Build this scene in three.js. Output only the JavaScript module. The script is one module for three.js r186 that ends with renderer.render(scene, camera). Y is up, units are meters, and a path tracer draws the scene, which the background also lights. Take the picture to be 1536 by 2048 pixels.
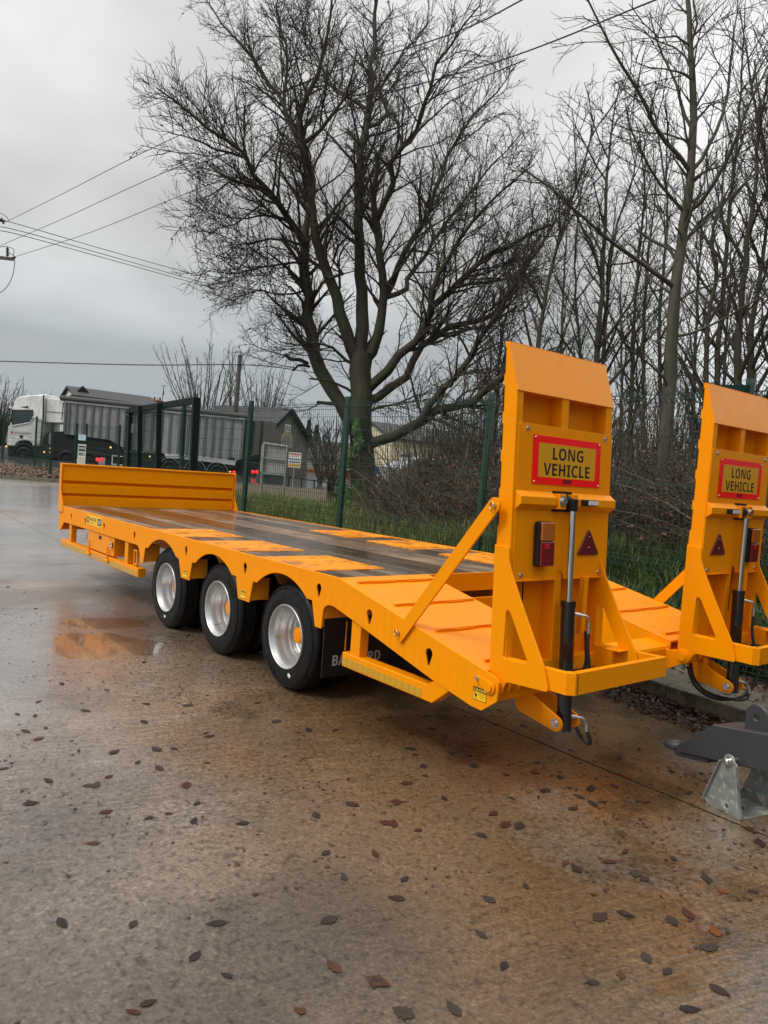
import * as THREE from 'three';
import { mergeGeometries } from 'three/addons/utils/BufferGeometryUtils.js';
import { FontLoader } from 'three/addons/loaders/FontLoader.js';
import { TextGeometry } from 'three/addons/geometries/TextGeometry.js';
import { RoundedBoxGeometry } from 'three/addons/geometries/RoundedBoxGeometry.js';

// ---------- camera, sky, sun, exposure ----------
const scene = new THREE.Scene();
const CAM = new THREE.Vector3(-2.6842, 1.5750, 3.7860), YAW = -0.67424, PITCH = -0.04722, ROLL = 0.06769, FPX = 1462.4;
const camera = new THREE.PerspectiveCamera(70.0, 0.75, 0.05, 1500);
camera.position.copy(CAM);
camera.rotation.set(PITCH, YAW, ROLL, 'YXZ');
camera.updateMatrixWorld(true);
scene.add(camera);
const renderer = new THREE.WebGLRenderer({ antialias: true });
renderer.setSize(768, 1024);
renderer.toneMapping = THREE.LinearToneMapping;
renderer.toneMappingExposure = 1.0;
renderer.shadowMap.enabled = true;

// seeded random and noise
function rng(seed) { let a = seed >>> 0; return () => { a = (a + 0x6d2b79f5) | 0; let t = Math.imul(a ^ (a >>> 15), 1 | a); t = (t + Math.imul(t ^ (t >>> 7), 61 | t)) ^ t; return ((t ^ (t >>> 14)) >>> 0) / 4294967296; }; }
const PERM = new Float32Array(65536); { const r = rng(7); for (let i = 0; i < 65536; i++) PERM[i] = r(); }
function vnoise(x, y, p = 256) {            // value noise, periodic in p (a power of two up to 256)
  const xi = Math.floor(x), yi = Math.floor(y); let fx = x - xi, fy = y - yi;
  fx = fx * fx * (3 - 2 * fx); fy = fy * fy * (3 - 2 * fy);
  const m = p - 1, x0 = xi & m, x1 = (xi + 1) & m, y0 = (yi & m) << 8, y1 = ((yi + 1) & m) << 8;
  const a = PERM[x0 | y0], b = PERM[x1 | y0], c = PERM[x0 | y1], d = PERM[x1 | y1];
  return a + (b - a) * fx + (c - a) * fy + (a - b - c + d) * fx * fy;
}
function fbm(x, y, o = 4, p = 256) { let s = 0, a = 0.5, n = 0; for (let i = 0; i < o; i++) { s += a * vnoise(x + i * 17.3, y + i * 9.1, p); n += a; a *= 0.5; x *= 2; y *= 2; p = Math.min(256, p * 2); } return s / n; }
const clamp = (v, a = 0, b = 1) => Math.min(b, Math.max(a, v));
const sstep = (a, b, v) => { const t = clamp((v - a) / (b - a)); return t * t * (3 - 2 * t); };
const lerp = (a, b, t) => a + (b - a) * t;

// overcast sky, computed: darker and bluer low on the left, brighter overhead (a cloud deck, no sun disc)
{
  const W = 1024, H = 512, data = new Float32Array(W * H * 4);
  for (let j = 0; j < H; j++) for (let i = 0; i < W; i++) {
    const el = ((j + 0.5) / H - 0.5) * Math.PI, az = ((i + 0.5) / W - 0.5) * 2 * Math.PI;
    const dx = Math.cos(el) * Math.cos(az), dz = Math.cos(el) * Math.sin(az), dy = Math.sin(el);
    const e = Math.max(0, dy);
    // cloud layer coordinates on a plane overhead
    const k = 1 / (e + 0.16), cx = dx * k, cz = dz * k;
    const n = fbm(cx * 1.5 + 40, cz * 1.5 + 40, 5), n2 = fbm(cx * 0.42 + 90, cz * 0.42 + 12, 4);
    const toRight = dx * 0.9 + dz * 0.45;                      // the cloud is thinner toward +x
    let b = 0.35 + 0.42 * sstep(0.02, 0.48, e) + 0.75 * sstep(0.50, 1.0, e);
    { const q = dx * -0.609 + dy * 0.782 + dz * -0.131; b += 1.5 * Math.exp(-(1 - q) / 0.20); }         // the sun's glow through the cloud
    b += 0.50 * sstep(0.0, 0.9, toRight) * (1 - 0.7 * e);
    b *= 1 + (n - 0.5) * 1.0 * (0.5 + 0.5 * sstep(0.0, 0.25, e)) + (n2 - 0.5) * 0.95;
    const blue = (1 - sstep(0.02, 0.30, e)) * (1 - sstep(0.15, 0.95, toRight)) * (0.6 + 0.8 * n2);
    let r = b * (1 - 0.12 * blue) * 0.985, g = b * (1.0 - 0.02 * blue), bl = b * (1.0 + 0.05 * blue);
    if (dy < 0) { const t = sstep(0, -0.12, dy); r = lerp(r, 0.14, t); g = lerp(g, 0.13, t); bl = lerp(bl, 0.12, t); }
    const o = (j * W + i) * 4; data[o] = r; data[o + 1] = g; data[o + 2] = bl; data[o + 3] = 1;
  }
  const sky = new THREE.DataTexture(data, W, H, THREE.RGBAFormat, THREE.FloatType);
  sky.mapping = THREE.EquirectangularReflectionMapping; sky.magFilter = THREE.LinearFilter; sky.minFilter = THREE.LinearFilter; sky.needsUpdate = true;
  scene.background = sky; scene.environment = sky;
}
const sun = new THREE.DirectionalLight(0xfff3e2, 1.5);
sun.position.set(-14, 18, -3); sun.target.position.set(1, 0, -2);
sun.castShadow = true; sun.shadow.radius = 24; sun.shadow.mapSize.set(2048, 2048);
Object.assign(sun.shadow.camera, { left: -30, right: 30, top: 30, bottom: -30, near: 1, far: 90 });
scene.add(sun, sun.target);

// ---------- helpers ----------
const FWD = new THREE.Vector3(-Math.sin(YAW), 0, -Math.cos(YAW)), RIGHT = new THREE.Vector3(Math.cos(YAW), 0, -Math.sin(YAW));
function rayDir(px, py) { return new THREE.Vector3((px - 768) / FPX, -(py - 1024) / FPX, -1).applyEuler(new THREE.Euler(PITCH, YAW, ROLL, 'YXZ')); }
function at(px, py, s) { const d = rayDir(px, py); return d.multiplyScalar(s / d.dot(FWD)).add(CAM); }          // a far point of the photograph at s metres ahead
function onY(px, py, y) { const d = rayDir(px, py); return d.multiplyScalar((y - CAM.y) / d.y).add(CAM); }
const V3 = (x, y, z) => new THREE.Vector3(x, y, z);
const used = new Map();
function numbered(n) { const k = used.get(n) ?? 0; used.set(n, k + 1); return k ? `${n}_${String(k).padStart(3, '0')}` : n; }
function uvBox(g) {                          // texture coordinates in metres, from the side each face looks to
  if (g.index) g = g.toNonIndexed();
  const p = g.attributes.position, uv = new Float32Array(p.count * 2), a = V3(), b = V3(), c = V3();
  for (let i = 0; i < p.count; i += 3) {
    a.fromBufferAttribute(p, i); b.fromBufferAttribute(p, i + 1); c.fromBufferAttribute(p, i + 2);
    const n = b.clone().sub(a).cross(c.clone().sub(a)), ax = Math.abs(n.x), ay = Math.abs(n.y), az = Math.abs(n.z);
    [a, b, c].forEach((v, k) => {
      const o = (i + k) * 2;
      if (ax >= ay && ax >= az) { uv[o] = v.z; uv[o + 1] = v.y; } else if (ay >= az) { uv[o] = v.x; uv[o + 1] = v.z; } else { uv[o] = v.x; uv[o + 1] = v.y; }
    });
  }
  g.setAttribute('uv', new THREE.BufferAttribute(uv, 2));
  return g;
}
function flat(g) { if (g.index) g = g.toNonIndexed(); for (const k of Object.keys(g.attributes)) if (!['position', 'normal', 'uv'].includes(k)) g.deleteAttribute(k); if (!g.attributes.uv) g.setAttribute('uv', new THREE.BufferAttribute(new Float32Array(g.attributes.position.count * 2), 2)); return g; }
const join = (gs) => gs.length === 1 ? flat(gs[0]) : mergeGeometries(gs.map(flat));
function obj(name, gs, mat, parent, keepUV = false) {
  let g = join(Array.isArray(gs) ? gs : [gs]);
  if (!keepUV) g = uvBox(g);
  const m = new THREE.Mesh(g, mat); m.name = parent ? name : numbered(name); m.castShadow = m.receiveShadow = true;
  (parent ?? scene).add(m);
  return m;
}
function inst(name, g, mat, parent) { const m = new THREE.Mesh(g, mat); m.name = name; m.castShadow = m.receiveShadow = true; parent.add(m); return m; }   // shares its geometry
function tag(o, label, category, group) { o.userData.label = label; o.userData.category = category; if (group) o.userData.group = group; return o; }
function thing(name, label, category, pos = [0, 0, 0], turn = 0, group) { const o = new THREE.Group(); o.name = numbered(name); o.position.set(...pos); o.rotation.y = turn; scene.add(o); return tag(o, label, category, group); }
function structure(o) { o.userData.kind = 'structure'; return o; }
function stuff(o) { o.userData.kind = 'stuff'; return o; }
const box = (x0, x1, y0, y1, z0, z1, r = 0.004) => {
  const w = x1 - x0, h = y1 - y0, d = z1 - z0, rr = Math.min(r, w * 0.45, h * 0.45, d * 0.45);
  const g = r > 0 ? new RoundedBoxGeometry(w, h, d, 1, rr) : new THREE.BoxGeometry(w, h, d);
  return g.translate((x0 + x1) / 2, (y0 + y1) / 2, (z0 + z1) / 2);
};
function shapeOf(pts, holes = []) { const s = new THREE.Shape(pts.map(([a, b]) => new THREE.Vector2(a, b))); for (const h of holes) s.holes.push(new THREE.Path(h.map(([a, b]) => new THREE.Vector2(a, b)))); return s; }
function slabZY(pts, x0, x1, holes = [], bev = 0.002) {       // a plate with outline [z, y] between x0 and x1
  const f = (l) => l.map(([z, y]) => [-z, y]);
  const g = new THREE.ExtrudeGeometry(shapeOf(f(pts), holes.map(f)), { depth: x1 - x0 - 2 * bev, bevelEnabled: bev > 0, bevelThickness: bev, bevelSize: bev, bevelOffset: -bev, bevelSegments: 1, curveSegments: 8 });
  return g.rotateY(Math.PI / 2).translate(x0 + bev, 0, 0);
}
function slabXY(pts, z0, z1, holes = [], bev = 0.002) {
  const g = new THREE.ExtrudeGeometry(shapeOf(pts, holes), { depth: z1 - z0 - 2 * bev, bevelEnabled: bev > 0, bevelThickness: bev, bevelSize: bev, bevelOffset: -bev, bevelSegments: 1, curveSegments: 8 });
  return g.translate(0, 0, z0 + bev);
}
function arcPts(cx, cy, r, a0, a1, n) { const o = []; for (let i = 0; i <= n; i++) { const a = a0 + (a1 - a0) * i / n; o.push([cx + r * Math.cos(a), cy + r * Math.sin(a)]); } return o; }
function rod(a, b, r0, r1 = r0, sides = 12) {
  const d = b.clone().sub(a), g = new THREE.CylinderGeometry(r1, r0, d.length(), sides);
  g.applyQuaternion(new THREE.Quaternion().setFromUnitVectors(V3(0, 1, 0), d.clone().normalize()));
  return g.translate((a.x + b.x) / 2, (a.y + b.y) / 2, (a.z + b.z) / 2);
}
function bar(a, b, w, h, up = V3(0, 1, 0)) {                   // a square bar from a to b
  const d = b.clone().sub(a), L = d.length(), g = new THREE.BoxGeometry(w, h, L), m = new THREE.Matrix4();
  const z = d.normalize(); if (Math.abs(up.dot(z)) > 0.96 * up.length()) up = Math.abs(z.z) < 0.9 ? V3(0, 0, 1) : V3(0, 1, 0); const x = up.clone().cross(z).normalize(), y = z.clone().cross(x);
  m.makeBasis(x, y, z).setPosition((a.x + b.x) / 2, (a.y + b.y) / 2, (a.z + b.z) / 2);
  return g.applyMatrix4(m);
}
const tube = (pts, r, n = 24, sides = 8) => new THREE.TubeGeometry(new THREE.CatmullRomCurve3(pts), n, r, sides);
function hexBolt(p, axis, r, len) { const g = new THREE.CylinderGeometry(r, r, len, 6); const w = new THREE.CylinderGeometry(r * 1.45, r * 1.45, len * 0.25, 16).translate(0, -len * 0.5, 0); const q = new THREE.Quaternion().setFromUnitVectors(V3(0, 1, 0), axis.clone().normalize()); return join([g, w]).applyQuaternion(q).translate(p.x, p.y, p.z); }

// ---------- textures ----------
const toS = (v) => { v = clamp(v); return 255 * (v <= 0.0031308 ? 12.92 * v : 1.055 * Math.pow(v, 1 / 2.4) - 0.055); };
function tex(w, h, fn, color = true) {
  const d = new Uint8Array(w * h * 4);
  for (let j = 0; j < h; j++) for (let i = 0; i < w; i++) { const c = fn((i + 0.5) / w, (j + 0.5) / h), o = (j * w + i) * 4; if (color) { d[o] = toS(c[0]); d[o + 1] = toS(c[1]); d[o + 2] = toS(c[2]); } else { d[o] = d[o + 1] = d[o + 2] = 255 * clamp(c); } d[o + 3] = 255; }
  const t = new THREE.DataTexture(d, w, h, THREE.RGBAFormat); t.wrapS = t.wrapT = THREE.RepeatWrapping; t.magFilter = THREE.LinearFilter; t.minFilter = THREE.LinearMipmapLinearFilter; t.generateMipmaps = true;
  if (color) t.colorSpace = THREE.SRGBColorSpace; t.needsUpdate = true; return t;
}
const rep = (t, x, y, ox = 0, oy = 0) => { const c = t.clone(); c.repeat.set(x, y); c.offset.set(ox, oy); c.needsUpdate = true; return c; };
function canvasTex(w, h, draw) { const c = document.createElement('canvas'); c.width = w; c.height = h; const x = c.getContext('2d'); draw(x, w, h); const t = new THREE.CanvasTexture(c); t.colorSpace = THREE.SRGBColorSpace; t.anisotropy = 8; return t; }
const lin = (r, g, b) => new THREE.Color().setRGB(r, g, b);
const std = (c, rough, metal = 0, extra = {}) => new THREE.MeshStandardMaterial({ color: c, roughness: rough, metalness: metal, ...extra });
const phys = (c, rough, extra = {}) => new THREE.MeshPhysicalMaterial({ color: c, roughness: rough, ...extra });

const T = {};
T.fine = tex(512, 512, (u, v) => 0.5 + 0.6 * (fbm(u * 64, v * 64, 3, 64) - 0.5), false);
T.speck = tex(512, 512, (u, v) => { const n = vnoise(u * 128, v * 128, 128), m = vnoise(u * 64 + 3, v * 64, 64); return 0.35 + 0.65 * sstep(0.72, 0.86, n * 0.7 + m * 0.35); }, false);
// rain run-off on the painted sides: streaks of water film that differ in gloss
T.runRough = tex(512, 512, (u, v) => { const a = fbm(u * 64, v * 2 + 8, 3, 64), b = fbm(u * 16 + 5, v * 2, 3, 16); return clamp(0.16 + 0.42 * a + 0.22 * (b - 0.3)); }, false);
T.runCol = tex(512, 512, (u, v) => { const a = fbm(u * 64, v * 2 + 8, 3, 64), b = fbm(u * 8 + 5, v * 4, 3, 8); const k = 0.93 + 0.09 * a + 0.05 * (b - 0.5); return [k, k * (0.97 + 0.05 * a), k]; });
T.dropRough = tex(1024, 1024, (u, v) => { const n = vnoise(u * 256, v * 256, 256) * 0.6 + vnoise(u * 128 + 3, v * 128 + 1, 128) * 0.4, w = fbm(u * 8, v * 8, 4, 8); return clamp(0.36 - 0.12 * sstep(0.62, 0.75, n) + 0.25 * (w - 0.5)); }, false);
T.dropBump = tex(1024, 1024, (u, v) => { const n = vnoise(u * 256, v * 256, 256) * 0.6 + vnoise(u * 128 + 3, v * 128 + 1, 128) * 0.4; return sstep(0.55, 0.8, n); }, false);
T.dropCol = tex(1024, 1024, (u, v) => { const n = vnoise(u * 256, v * 256, 256) * 0.6 + vnoise(u * 128 + 3, v * 128 + 1, 128) * 0.4, w = fbm(u * 4, v * 4, 5, 4), g = sstep(0.70, 0.80, vnoise(u * 200 + 9, v * 200, 256)) * sstep(0.5, 0.62, w); const k = 0.95 + 0.05 * w - 0.02 * sstep(0.6, 0.75, n) - 0.14 * g; return [k, k, k]; });
const ORANGE = lin(0.90, 0.295, 0.0008), PO = { specularIntensity: 0.22 }, PW = { specularIntensity: 0.75 };
const M = {};
M.paint = phys(ORANGE, 1.0, { roughnessMap: rep(T.runRough, 1.6, 1.2), map: rep(T.runCol, 1.6, 1.2), ...PO });
M.paintPlain = phys(ORANGE, 0.9, { roughnessMap: rep(T.dropRough, 2.2, 2.2), map: rep(T.dropCol, 2.2, 2.2), ...PO });
M.paintWet = phys(ORANGE, 1.0, { roughnessMap: rep(T.dropRough, 1.3, 1.3), map: rep(T.dropCol, 1.3, 1.3), bumpMap: rep(T.dropBump, 1.3, 1.3), bumpScale: 0.0005, ...PW });
T.checkBump = tex(512, 512, (u, v) => {      // raised lozenges of tread plate, laid in turns
  const N = 8, a = u * N, b = v * N, i = Math.floor(a), j = Math.floor(b), x = a - i - 0.5, y = b - j - 0.5, s = (i + j) & 1 ? 1 : -1;
  const p = (x + s * y) * 0.7071, q = (x - s * y) * 0.7071, d = Math.abs(p) / 0.46 + (q / 0.15) * (q / 0.15);
  return sstep(1.1, 0.75, d);
}, false);
T.checkRough = tex(1024, 1024, (u, v) => { const w = fbm(u * 6, v * 6, 5, 8), n = vnoise(u * 128, v * 128, 128); return clamp(0.12 + 0.30 * sstep(0.35, 0.65, w) + 0.12 * n); }, false);
T.checkCol = tex(512, 512, (u, v) => { const w = fbm(u * 16, v * 16, 4, 16), g = fbm(u * 8 + 3, v * 8, 4, 8); const k = 1 - 0.45 * sstep(0.48, 0.66, w) * sstep(0.36, 0.56, g); return [k, k * 0.99, k]; });
M.tread = phys(ORANGE, 1, { bumpMap: rep(T.checkBump, 2.6, 2.6), bumpScale: 0.007, roughnessMap: rep(T.checkRough, 0.7, 0.7), map: rep(T.checkCol, 1.2, 1.2), ...PW });
M.under = std(ORANGE, 0.55);
M.black = phys(lin(0.010, 0.010, 0.011), 0.5, { specularIntensity: 0.5 });
M.blackGloss = phys(lin(0.008, 0.008, 0.009), 0.22, { clearcoat: 0.6, clearcoatRoughness: 0.1 });
M.hose = std(lin(0.014, 0.014, 0.015), 0.45);
M.rubber = phys(lin(0.0095, 0.0095, 0.010), 0.62, { specularIntensity: 0.45, bumpMap: rep(T.fine, 3, 3), bumpScale: 0.0012, roughnessMap: rep(T.fine, 1.1, 1.1) });
M.rubber.roughness = 1.05;
M.chrome = std(lin(0.75, 0.75, 0.76), 0.13, 1);
M.zinc = std(lin(0.62, 0.62, 0.60), 0.3, 1, { roughnessMap: rep(T.fine, 8, 8) }); M.zinc.roughness = 0.6;
M.brass = std(lin(0.62, 0.50, 0.24), 0.32, 1);
M.silver = std(lin(0.56, 0.57, 0.58), 0.36, 0.75);
M.amber = phys(lin(0.40, 0.11, 0.008), 0.2, { clearcoat: 0.8, clearcoatRoughness: 0.08 });
M.redLens = phys(lin(0.17, 0.004, 0.006), 0.2, { clearcoat: 0.8, clearcoatRoughness: 0.08 });
M.redBright = phys(lin(0.50, 0.008, 0.012), 0.25, { clearcoat: 0.8, clearcoatRoughness: 0.08 });
M.reflector = phys(lin(0.13, 0.005, 0.010), 0.25, { clearcoat: 0.6, clearcoatRoughness: 0.1 });
M.clearLens = phys(lin(0.7, 0.7, 0.72), 0.12, { clearcoat: 1, clearcoatRoughness: 0.05 });
M.tape = phys(lin(0.55, 0.30, 0.012), 0.35, { clearcoat: 0.4, clearcoatRoughness: 0.2 });
M.white = std(lin(0.75, 0.75, 0.74), 0.5);
T.wood = tex(512, 1024, (u, v) => {
  const g = fbm(u * 32, v * 4, 5, 32), f = fbm(u * 128, v * 8 + 2, 3, 128), s = fbm(u * 4 + 2, v * 4, 4, 4);
  const k = 0.6 + 1.0 * (g - 0.3) + 0.5 * (f - 0.5) + 1.1 * (fbm(u * 8 + 5, v * 16, 4, 8) - 0.5);
  return [0.125 * k * (0.7 + 0.7 * s), 0.095 * k * (0.75 + 0.5 * s), 0.066 * k * (0.85 + 0.3 * s)];
});
T.woodRough = tex(512, 512, (u, v) => { const w = fbm(u * 4, v * 2, 5, 4), f = fbm(u * 64, v * 4, 3, 64); return clamp(0.06 + 0.26 * sstep(0.35, 0.68, w) + 0.12 * f); }, false);
T.woodBump = tex(512, 512, (u, v) => fbm(u * 64, v * 4, 4, 64), false);
M.woods = [[0.95, 0.95, 0.95, 0.9], [1.75, 1.6, 1.45, 1.5], [0.55, 0.58, 0.62, 0.6], [1.25, 1.0, 0.78, 1.0], [0.75, 0.62, 0.5, 0.5], [1.5, 1.45, 1.4, 1.2]].map(([r0, g0, b0, q], i) => std(lin(r0, g0, b0), q, 0, { map: rep(T.wood, 1.3, 0.28, i * 0.27, i * 0.33), roughnessMap: rep(T.woodRough, 0.9, 0.33, i * 0.21, i * 0.17), bumpMap: rep(T.woodBump, 2.5, 0.5, i * 0.4, 0), bumpScale: 0.002 }));
T.galv = tex(512, 512, (u, v) => { const a = fbm(u * 8, v * 8, 5, 8), b = fbm(u * 32 + 4, v * 32, 3, 32), s = sstep(0.6, 0.7, fbm(u * 16 + 9, v * 16, 4, 16)); const k = 0.27 + 0.20 * (a - 0.4) + 0.10 * (b - 0.5) + 0.16 * s; return [k * 0.93, k, k * 0.97]; });
M.galv = std(lin(1, 1, 1), 0.48, 0.35, { map: rep(T.galv, 2.5, 2.5), bumpMap: rep(T.fine, 6, 6), bumpScale: 0.0006 });
M.grey = phys(lin(0.042, 0.045, 0.052), 0.42, { clearcoat: 0.15, clearcoatRoughness: 0.3, bumpMap: rep(T.dropBump, 3, 3), bumpScale: 0.0004 });
M.green = std(lin(0.006, 0.036, 0.026), 0.38, 0, { roughnessMap: rep(T.fine, 6, 2) }); M.green.roughness = 0.75;
M.greenWire = std(lin(0.013, 0.040, 0.030), 0.5);
M.darkGreen = phys(lin(0.004, 0.011, 0.010), 0.7, { specularIntensity: 0.35 });
// ---------- ground ----------
function groundY(x, z) {                      // the land rises gently away from the yard, more to the left
  const rx = x - CAM.x, rz = z - CAM.z, s = rx * FWD.x + rz * FWD.z, l = rx * RIGHT.x + rz * RIGHT.z, t = Math.max(0, s - 10);
  const c = 0.036 - 0.012 * clamp(l / Math.max(s, 1), -0.6, 0.6) / 0.5;
  return c * t * t / (t + 6);
}
const fenceX = (z) => 3.46 - 0.01 * z;
const kerbX = (z) => 2.60 - 0.105 * (z - 0.4) + (z < -1 ? 0.09 * (z + 1) * -1 * -1 : 0);
function bankY(x, z) { const b = 0.13 + (0.30 + 0.20 * sstep(-5, -1, z)) * sstep(fenceX(z) + 0.15, fenceX(z) + 2.2, x) + 0.10 * (fbm(x * 0.8 + 50, z * 0.8 + 50, 3) - 0.5); return Math.max(b, 0); }
function onLand(px, py, s) { const p = at(px, py, s); p.y = groundY(p.x, p.z); return p; }
// wet concrete: colour and gloss as functions of the place, in metres
function wetness(x, z) {
  let w = fbm(x * 0.55 + 31, z * 0.55 + 7, 5);
  const px = (x + 0.62 - 0.15 * (z + 2.6)) / 0.62, pz = (z + 2.60 + 0.25 * (fbm(x * 2, z * 2 + 40, 3) - 0.5)) / 0.42, near = Math.exp(-(px * px + pz * pz));
  w = w * 0.9 + 0.46 * near;
  w += 0.10 * sstep(-1.0, 1.5, x) * sstep(-1.0, 2.0, z) - 0.05;
  w += 0.10 * sstep(-3.5, -6, z);
  return w;
}
const puddleMask = (x, z) => sstep(0.66, 0.72, wetness(x, z) + 0.05 * (vnoise(x * 9, z * 9) - 0.5));
const stain = (x, z) => sstep(0.42, 0.66, fbm(x * 0.9 + 77, z * 0.9 + 20, 5)) ;
function concreteCol(x, z, fine) {
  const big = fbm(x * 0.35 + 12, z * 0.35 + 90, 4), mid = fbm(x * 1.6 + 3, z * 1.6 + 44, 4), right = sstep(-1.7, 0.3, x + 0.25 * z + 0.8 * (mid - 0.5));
  const grit = vnoise(x * 120, z * 120), grit2 = vnoise(x * 55 + 9, z * 55), grit3 = vnoise(x * 230 + 4, z * 230);
  const lx = x * 0.97 + z * 0.24, lz = z * 0.97 - x * 0.24, line = vnoise(lx * 5 + 3, lz * 95) * 0.6 + vnoise(lx * 9, lz * 170 + 5) * 0.4, lm = sstep(0.40, 0.62, fbm(x * 0.7 + 61, z * 0.7 + 15, 3));
  let k = 0.88 + 0.5 * (big - 0.5) + 0.75 * (mid - 0.5);
  if (fine) k *= (0.44 + 0.46 * grit + 0.34 * grit2 + 0.32 * grit3 + 0.42 * sstep(0.80, 0.95, grit) - 0.25 * sstep(0.25, 0.1, grit2)) * (1 + (line - 0.5) * 0.6 * lm); else { const la = (x - CAM.x) * RIGHT.x + (z - CAM.z) * RIGHT.z, sa = (x - CAM.x) * FWD.x + (z - CAM.z) * FWD.z; k *= 0.70 + 0.5 * fbm(la * 0.7 + 9, sa * 1.6 + 4, 4) + 0.34 * vnoise(x * 7, z * 7) - 0.35 * sstep(0.62, 0.75, fbm(la * 0.35 + 60, sa * 1.1 + 22, 5)); }
  let r = lerp(0.130, 0.146, right), g = lerp(0.102, 0.097, right), b = lerp(0.082, 0.055, right);
  const paleSheen = sstep(-0.25, 0.55, -(z + 0.2) * 0.35 - (x + 0.6) * 0.5 + 1.3 * (fbm(x * 0.8 + 33, z * 0.8 + 27, 5) - 0.5) + 0.2 * (grit2 - 0.5)); k *= lerp(0.92, 1.5, paleSheen); r = lerp(r, r * 0.98, paleSheen); b = lerp(b, b * 1.06, paleSheen);  // pale sky sheen on the left painted into the colour, edge broken by noise
  const st = stain(x, z) * (0.35 + 0.65 * right);                                // leaf tannin stains
  r *= lerp(1, 0.84, st); g *= lerp(1, 0.76, st); b *= lerp(1, 0.63, st);
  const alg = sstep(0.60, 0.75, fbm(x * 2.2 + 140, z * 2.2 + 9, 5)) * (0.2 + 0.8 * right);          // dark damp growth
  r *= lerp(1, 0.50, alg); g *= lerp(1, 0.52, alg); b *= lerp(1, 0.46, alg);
  const lime = sstep(0.68, 0.80, fbm(x * 1.3 + 200, z * 1.3 + 61, 5) + 0.10 * (grit2 - 0.5));       // pale worn cement skin
  r = lerp(r, 0.18, lime * 0.35); g = lerp(g, 0.165, lime * 0.35); b = lerp(b, 0.145, lime * 0.35);
  const pd = puddleMask(x, z); k *= lerp(1, 0.72, pd);
  return [r * k, g * k, b * k];
}
function concreteRough(x, z, fine) {
  const w = wetness(x, z), pd = puddleMask(x, z);
  let r = 0.40 - 0.30 * sstep(0.32, 0.58, w);
  if (fine) r += 0.14 * (vnoise(x * 70, z * 70) - 0.5) + 0.10 * (vnoise(x * 170, z * 170) - 0.5);
  return clamp(lerp(r, 0.05, pd), 0.03, 0.9);
}
const yard = structure(new THREE.Group()); yard.name = 'yard'; scene.add(yard);
function slabMat(x0, x1, z0, z1, n, fine, bump) {
  const w = x1 - x0, d = z1 - z0, tw = n, th = n, P = (u, v) => [x0 + u * w, z0 + v * d];
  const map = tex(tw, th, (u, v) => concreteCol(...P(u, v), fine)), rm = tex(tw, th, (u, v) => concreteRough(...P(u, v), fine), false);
  map.wrapS = map.wrapT = rm.wrapS = rm.wrapT = THREE.ClampToEdgeWrapping;
  for (const t of [map, rm]) { t.repeat.set(1 / w, 1 / d); t.offset.set(-x0 / w, -z0 / d); }
  const cm = tex(512, 512, (u, v) => { const [x, z] = P(u, v); return 0.15 + 0.85 * sstep(0.36, 0.58, wetness(x, z) + 0.16 * (fbm(x * 5, z * 5, 4) - 0.5) + 0.06 * (vnoise(x * 14, z * 14) - 0.5)); }, false); cm.wrapS = cm.wrapT = THREE.ClampToEdgeWrapping; cm.repeat.copy(map.repeat); cm.offset.copy(map.offset);
  return phys(0xffffff, 1, { map, roughnessMap: rm, bumpMap: bump, bumpScale: 0.0036, clearcoat: 1, clearcoatMap: cm, clearcoatRoughness: 0.26 });
}
// brushed concrete relief: grit and broom lines across the slab (2 m tile)
T.broom = tex(1024, 1024, (u, v) => {
  const g = vnoise(u * 256, v * 256, 256) * 0.55 + vnoise(u * 128 + 7, v * 128, 128) * 0.45, l = vnoise(u * 8 + 1, v * 128, 128) * 0.6 + vnoise(u * 16, v * 256, 256) * 0.4, m = fbm(u * 8, v * 8, 4, 8);
  return clamp(0.5 + 0.55 * (g - 0.5) + 0.40 * (l - 0.5) * sstep(0.35, 0.6, m) + 0.25 * (m - 0.5));
}, false);
const broomA = rep(T.broom, 0.5, 0.5), broomB = rep(T.broom, 0.55, 0.55, 0.3, 0.1); broomA.rotation = 0.28; broomB.rotation = -0.12;
function slabMesh(name, x0, x1, z0, z1, mat, nx, nz, yf) {
  const g = new THREE.PlaneGeometry(x1 - x0, z1 - z0, nx, nz).rotateX(-Math.PI / 2).translate((x0 + x1) / 2, 0, (z0 + z1) / 2);
  const p = g.attributes.position; for (let i = 0; i < p.count; i++) p.setY(i, yf(p.getX(i), p.getZ(i)));
  g.computeVertexNormals();
  const q = g.index.count > 3000 ? g : g; const uv = q.attributes.uv; for (let i = 0; i < p.count; i++) uv.setXY(i, p.getX(i), p.getZ(i));
  const m = new THREE.Mesh(q, mat); m.name = name; m.receiveShadow = m.castShadow = true; yard.add(m); return m;
}
const JX = 0.935;                              // the joint between the two rows of slabs
obj('joint_filler', [new THREE.BoxGeometry(0.03, 0.006, 10).translate(JX, -0.007, -0.4)], std(lin(0.10, 0.08, 0.06), 0.8), yard);
const dip = (x, z) => 0.001 * (fbm(x * 2 + 5, z * 2 + 8, 3) - 0.5);
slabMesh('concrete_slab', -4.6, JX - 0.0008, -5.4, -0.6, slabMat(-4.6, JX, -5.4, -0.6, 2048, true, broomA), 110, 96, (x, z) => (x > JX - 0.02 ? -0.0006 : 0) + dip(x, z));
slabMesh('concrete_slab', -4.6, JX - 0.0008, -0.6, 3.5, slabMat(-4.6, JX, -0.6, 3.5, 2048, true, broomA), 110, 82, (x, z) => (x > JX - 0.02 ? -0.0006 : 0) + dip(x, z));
slabMesh('concrete_slab', JX + 0.0008, 3.3, -5.4, 4.6, slabMat(JX, 3.3, -5.4, 4.6, 1024, true, broomB), 60, 200, (x, z) => 0.0035 + dip(x, z));
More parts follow.
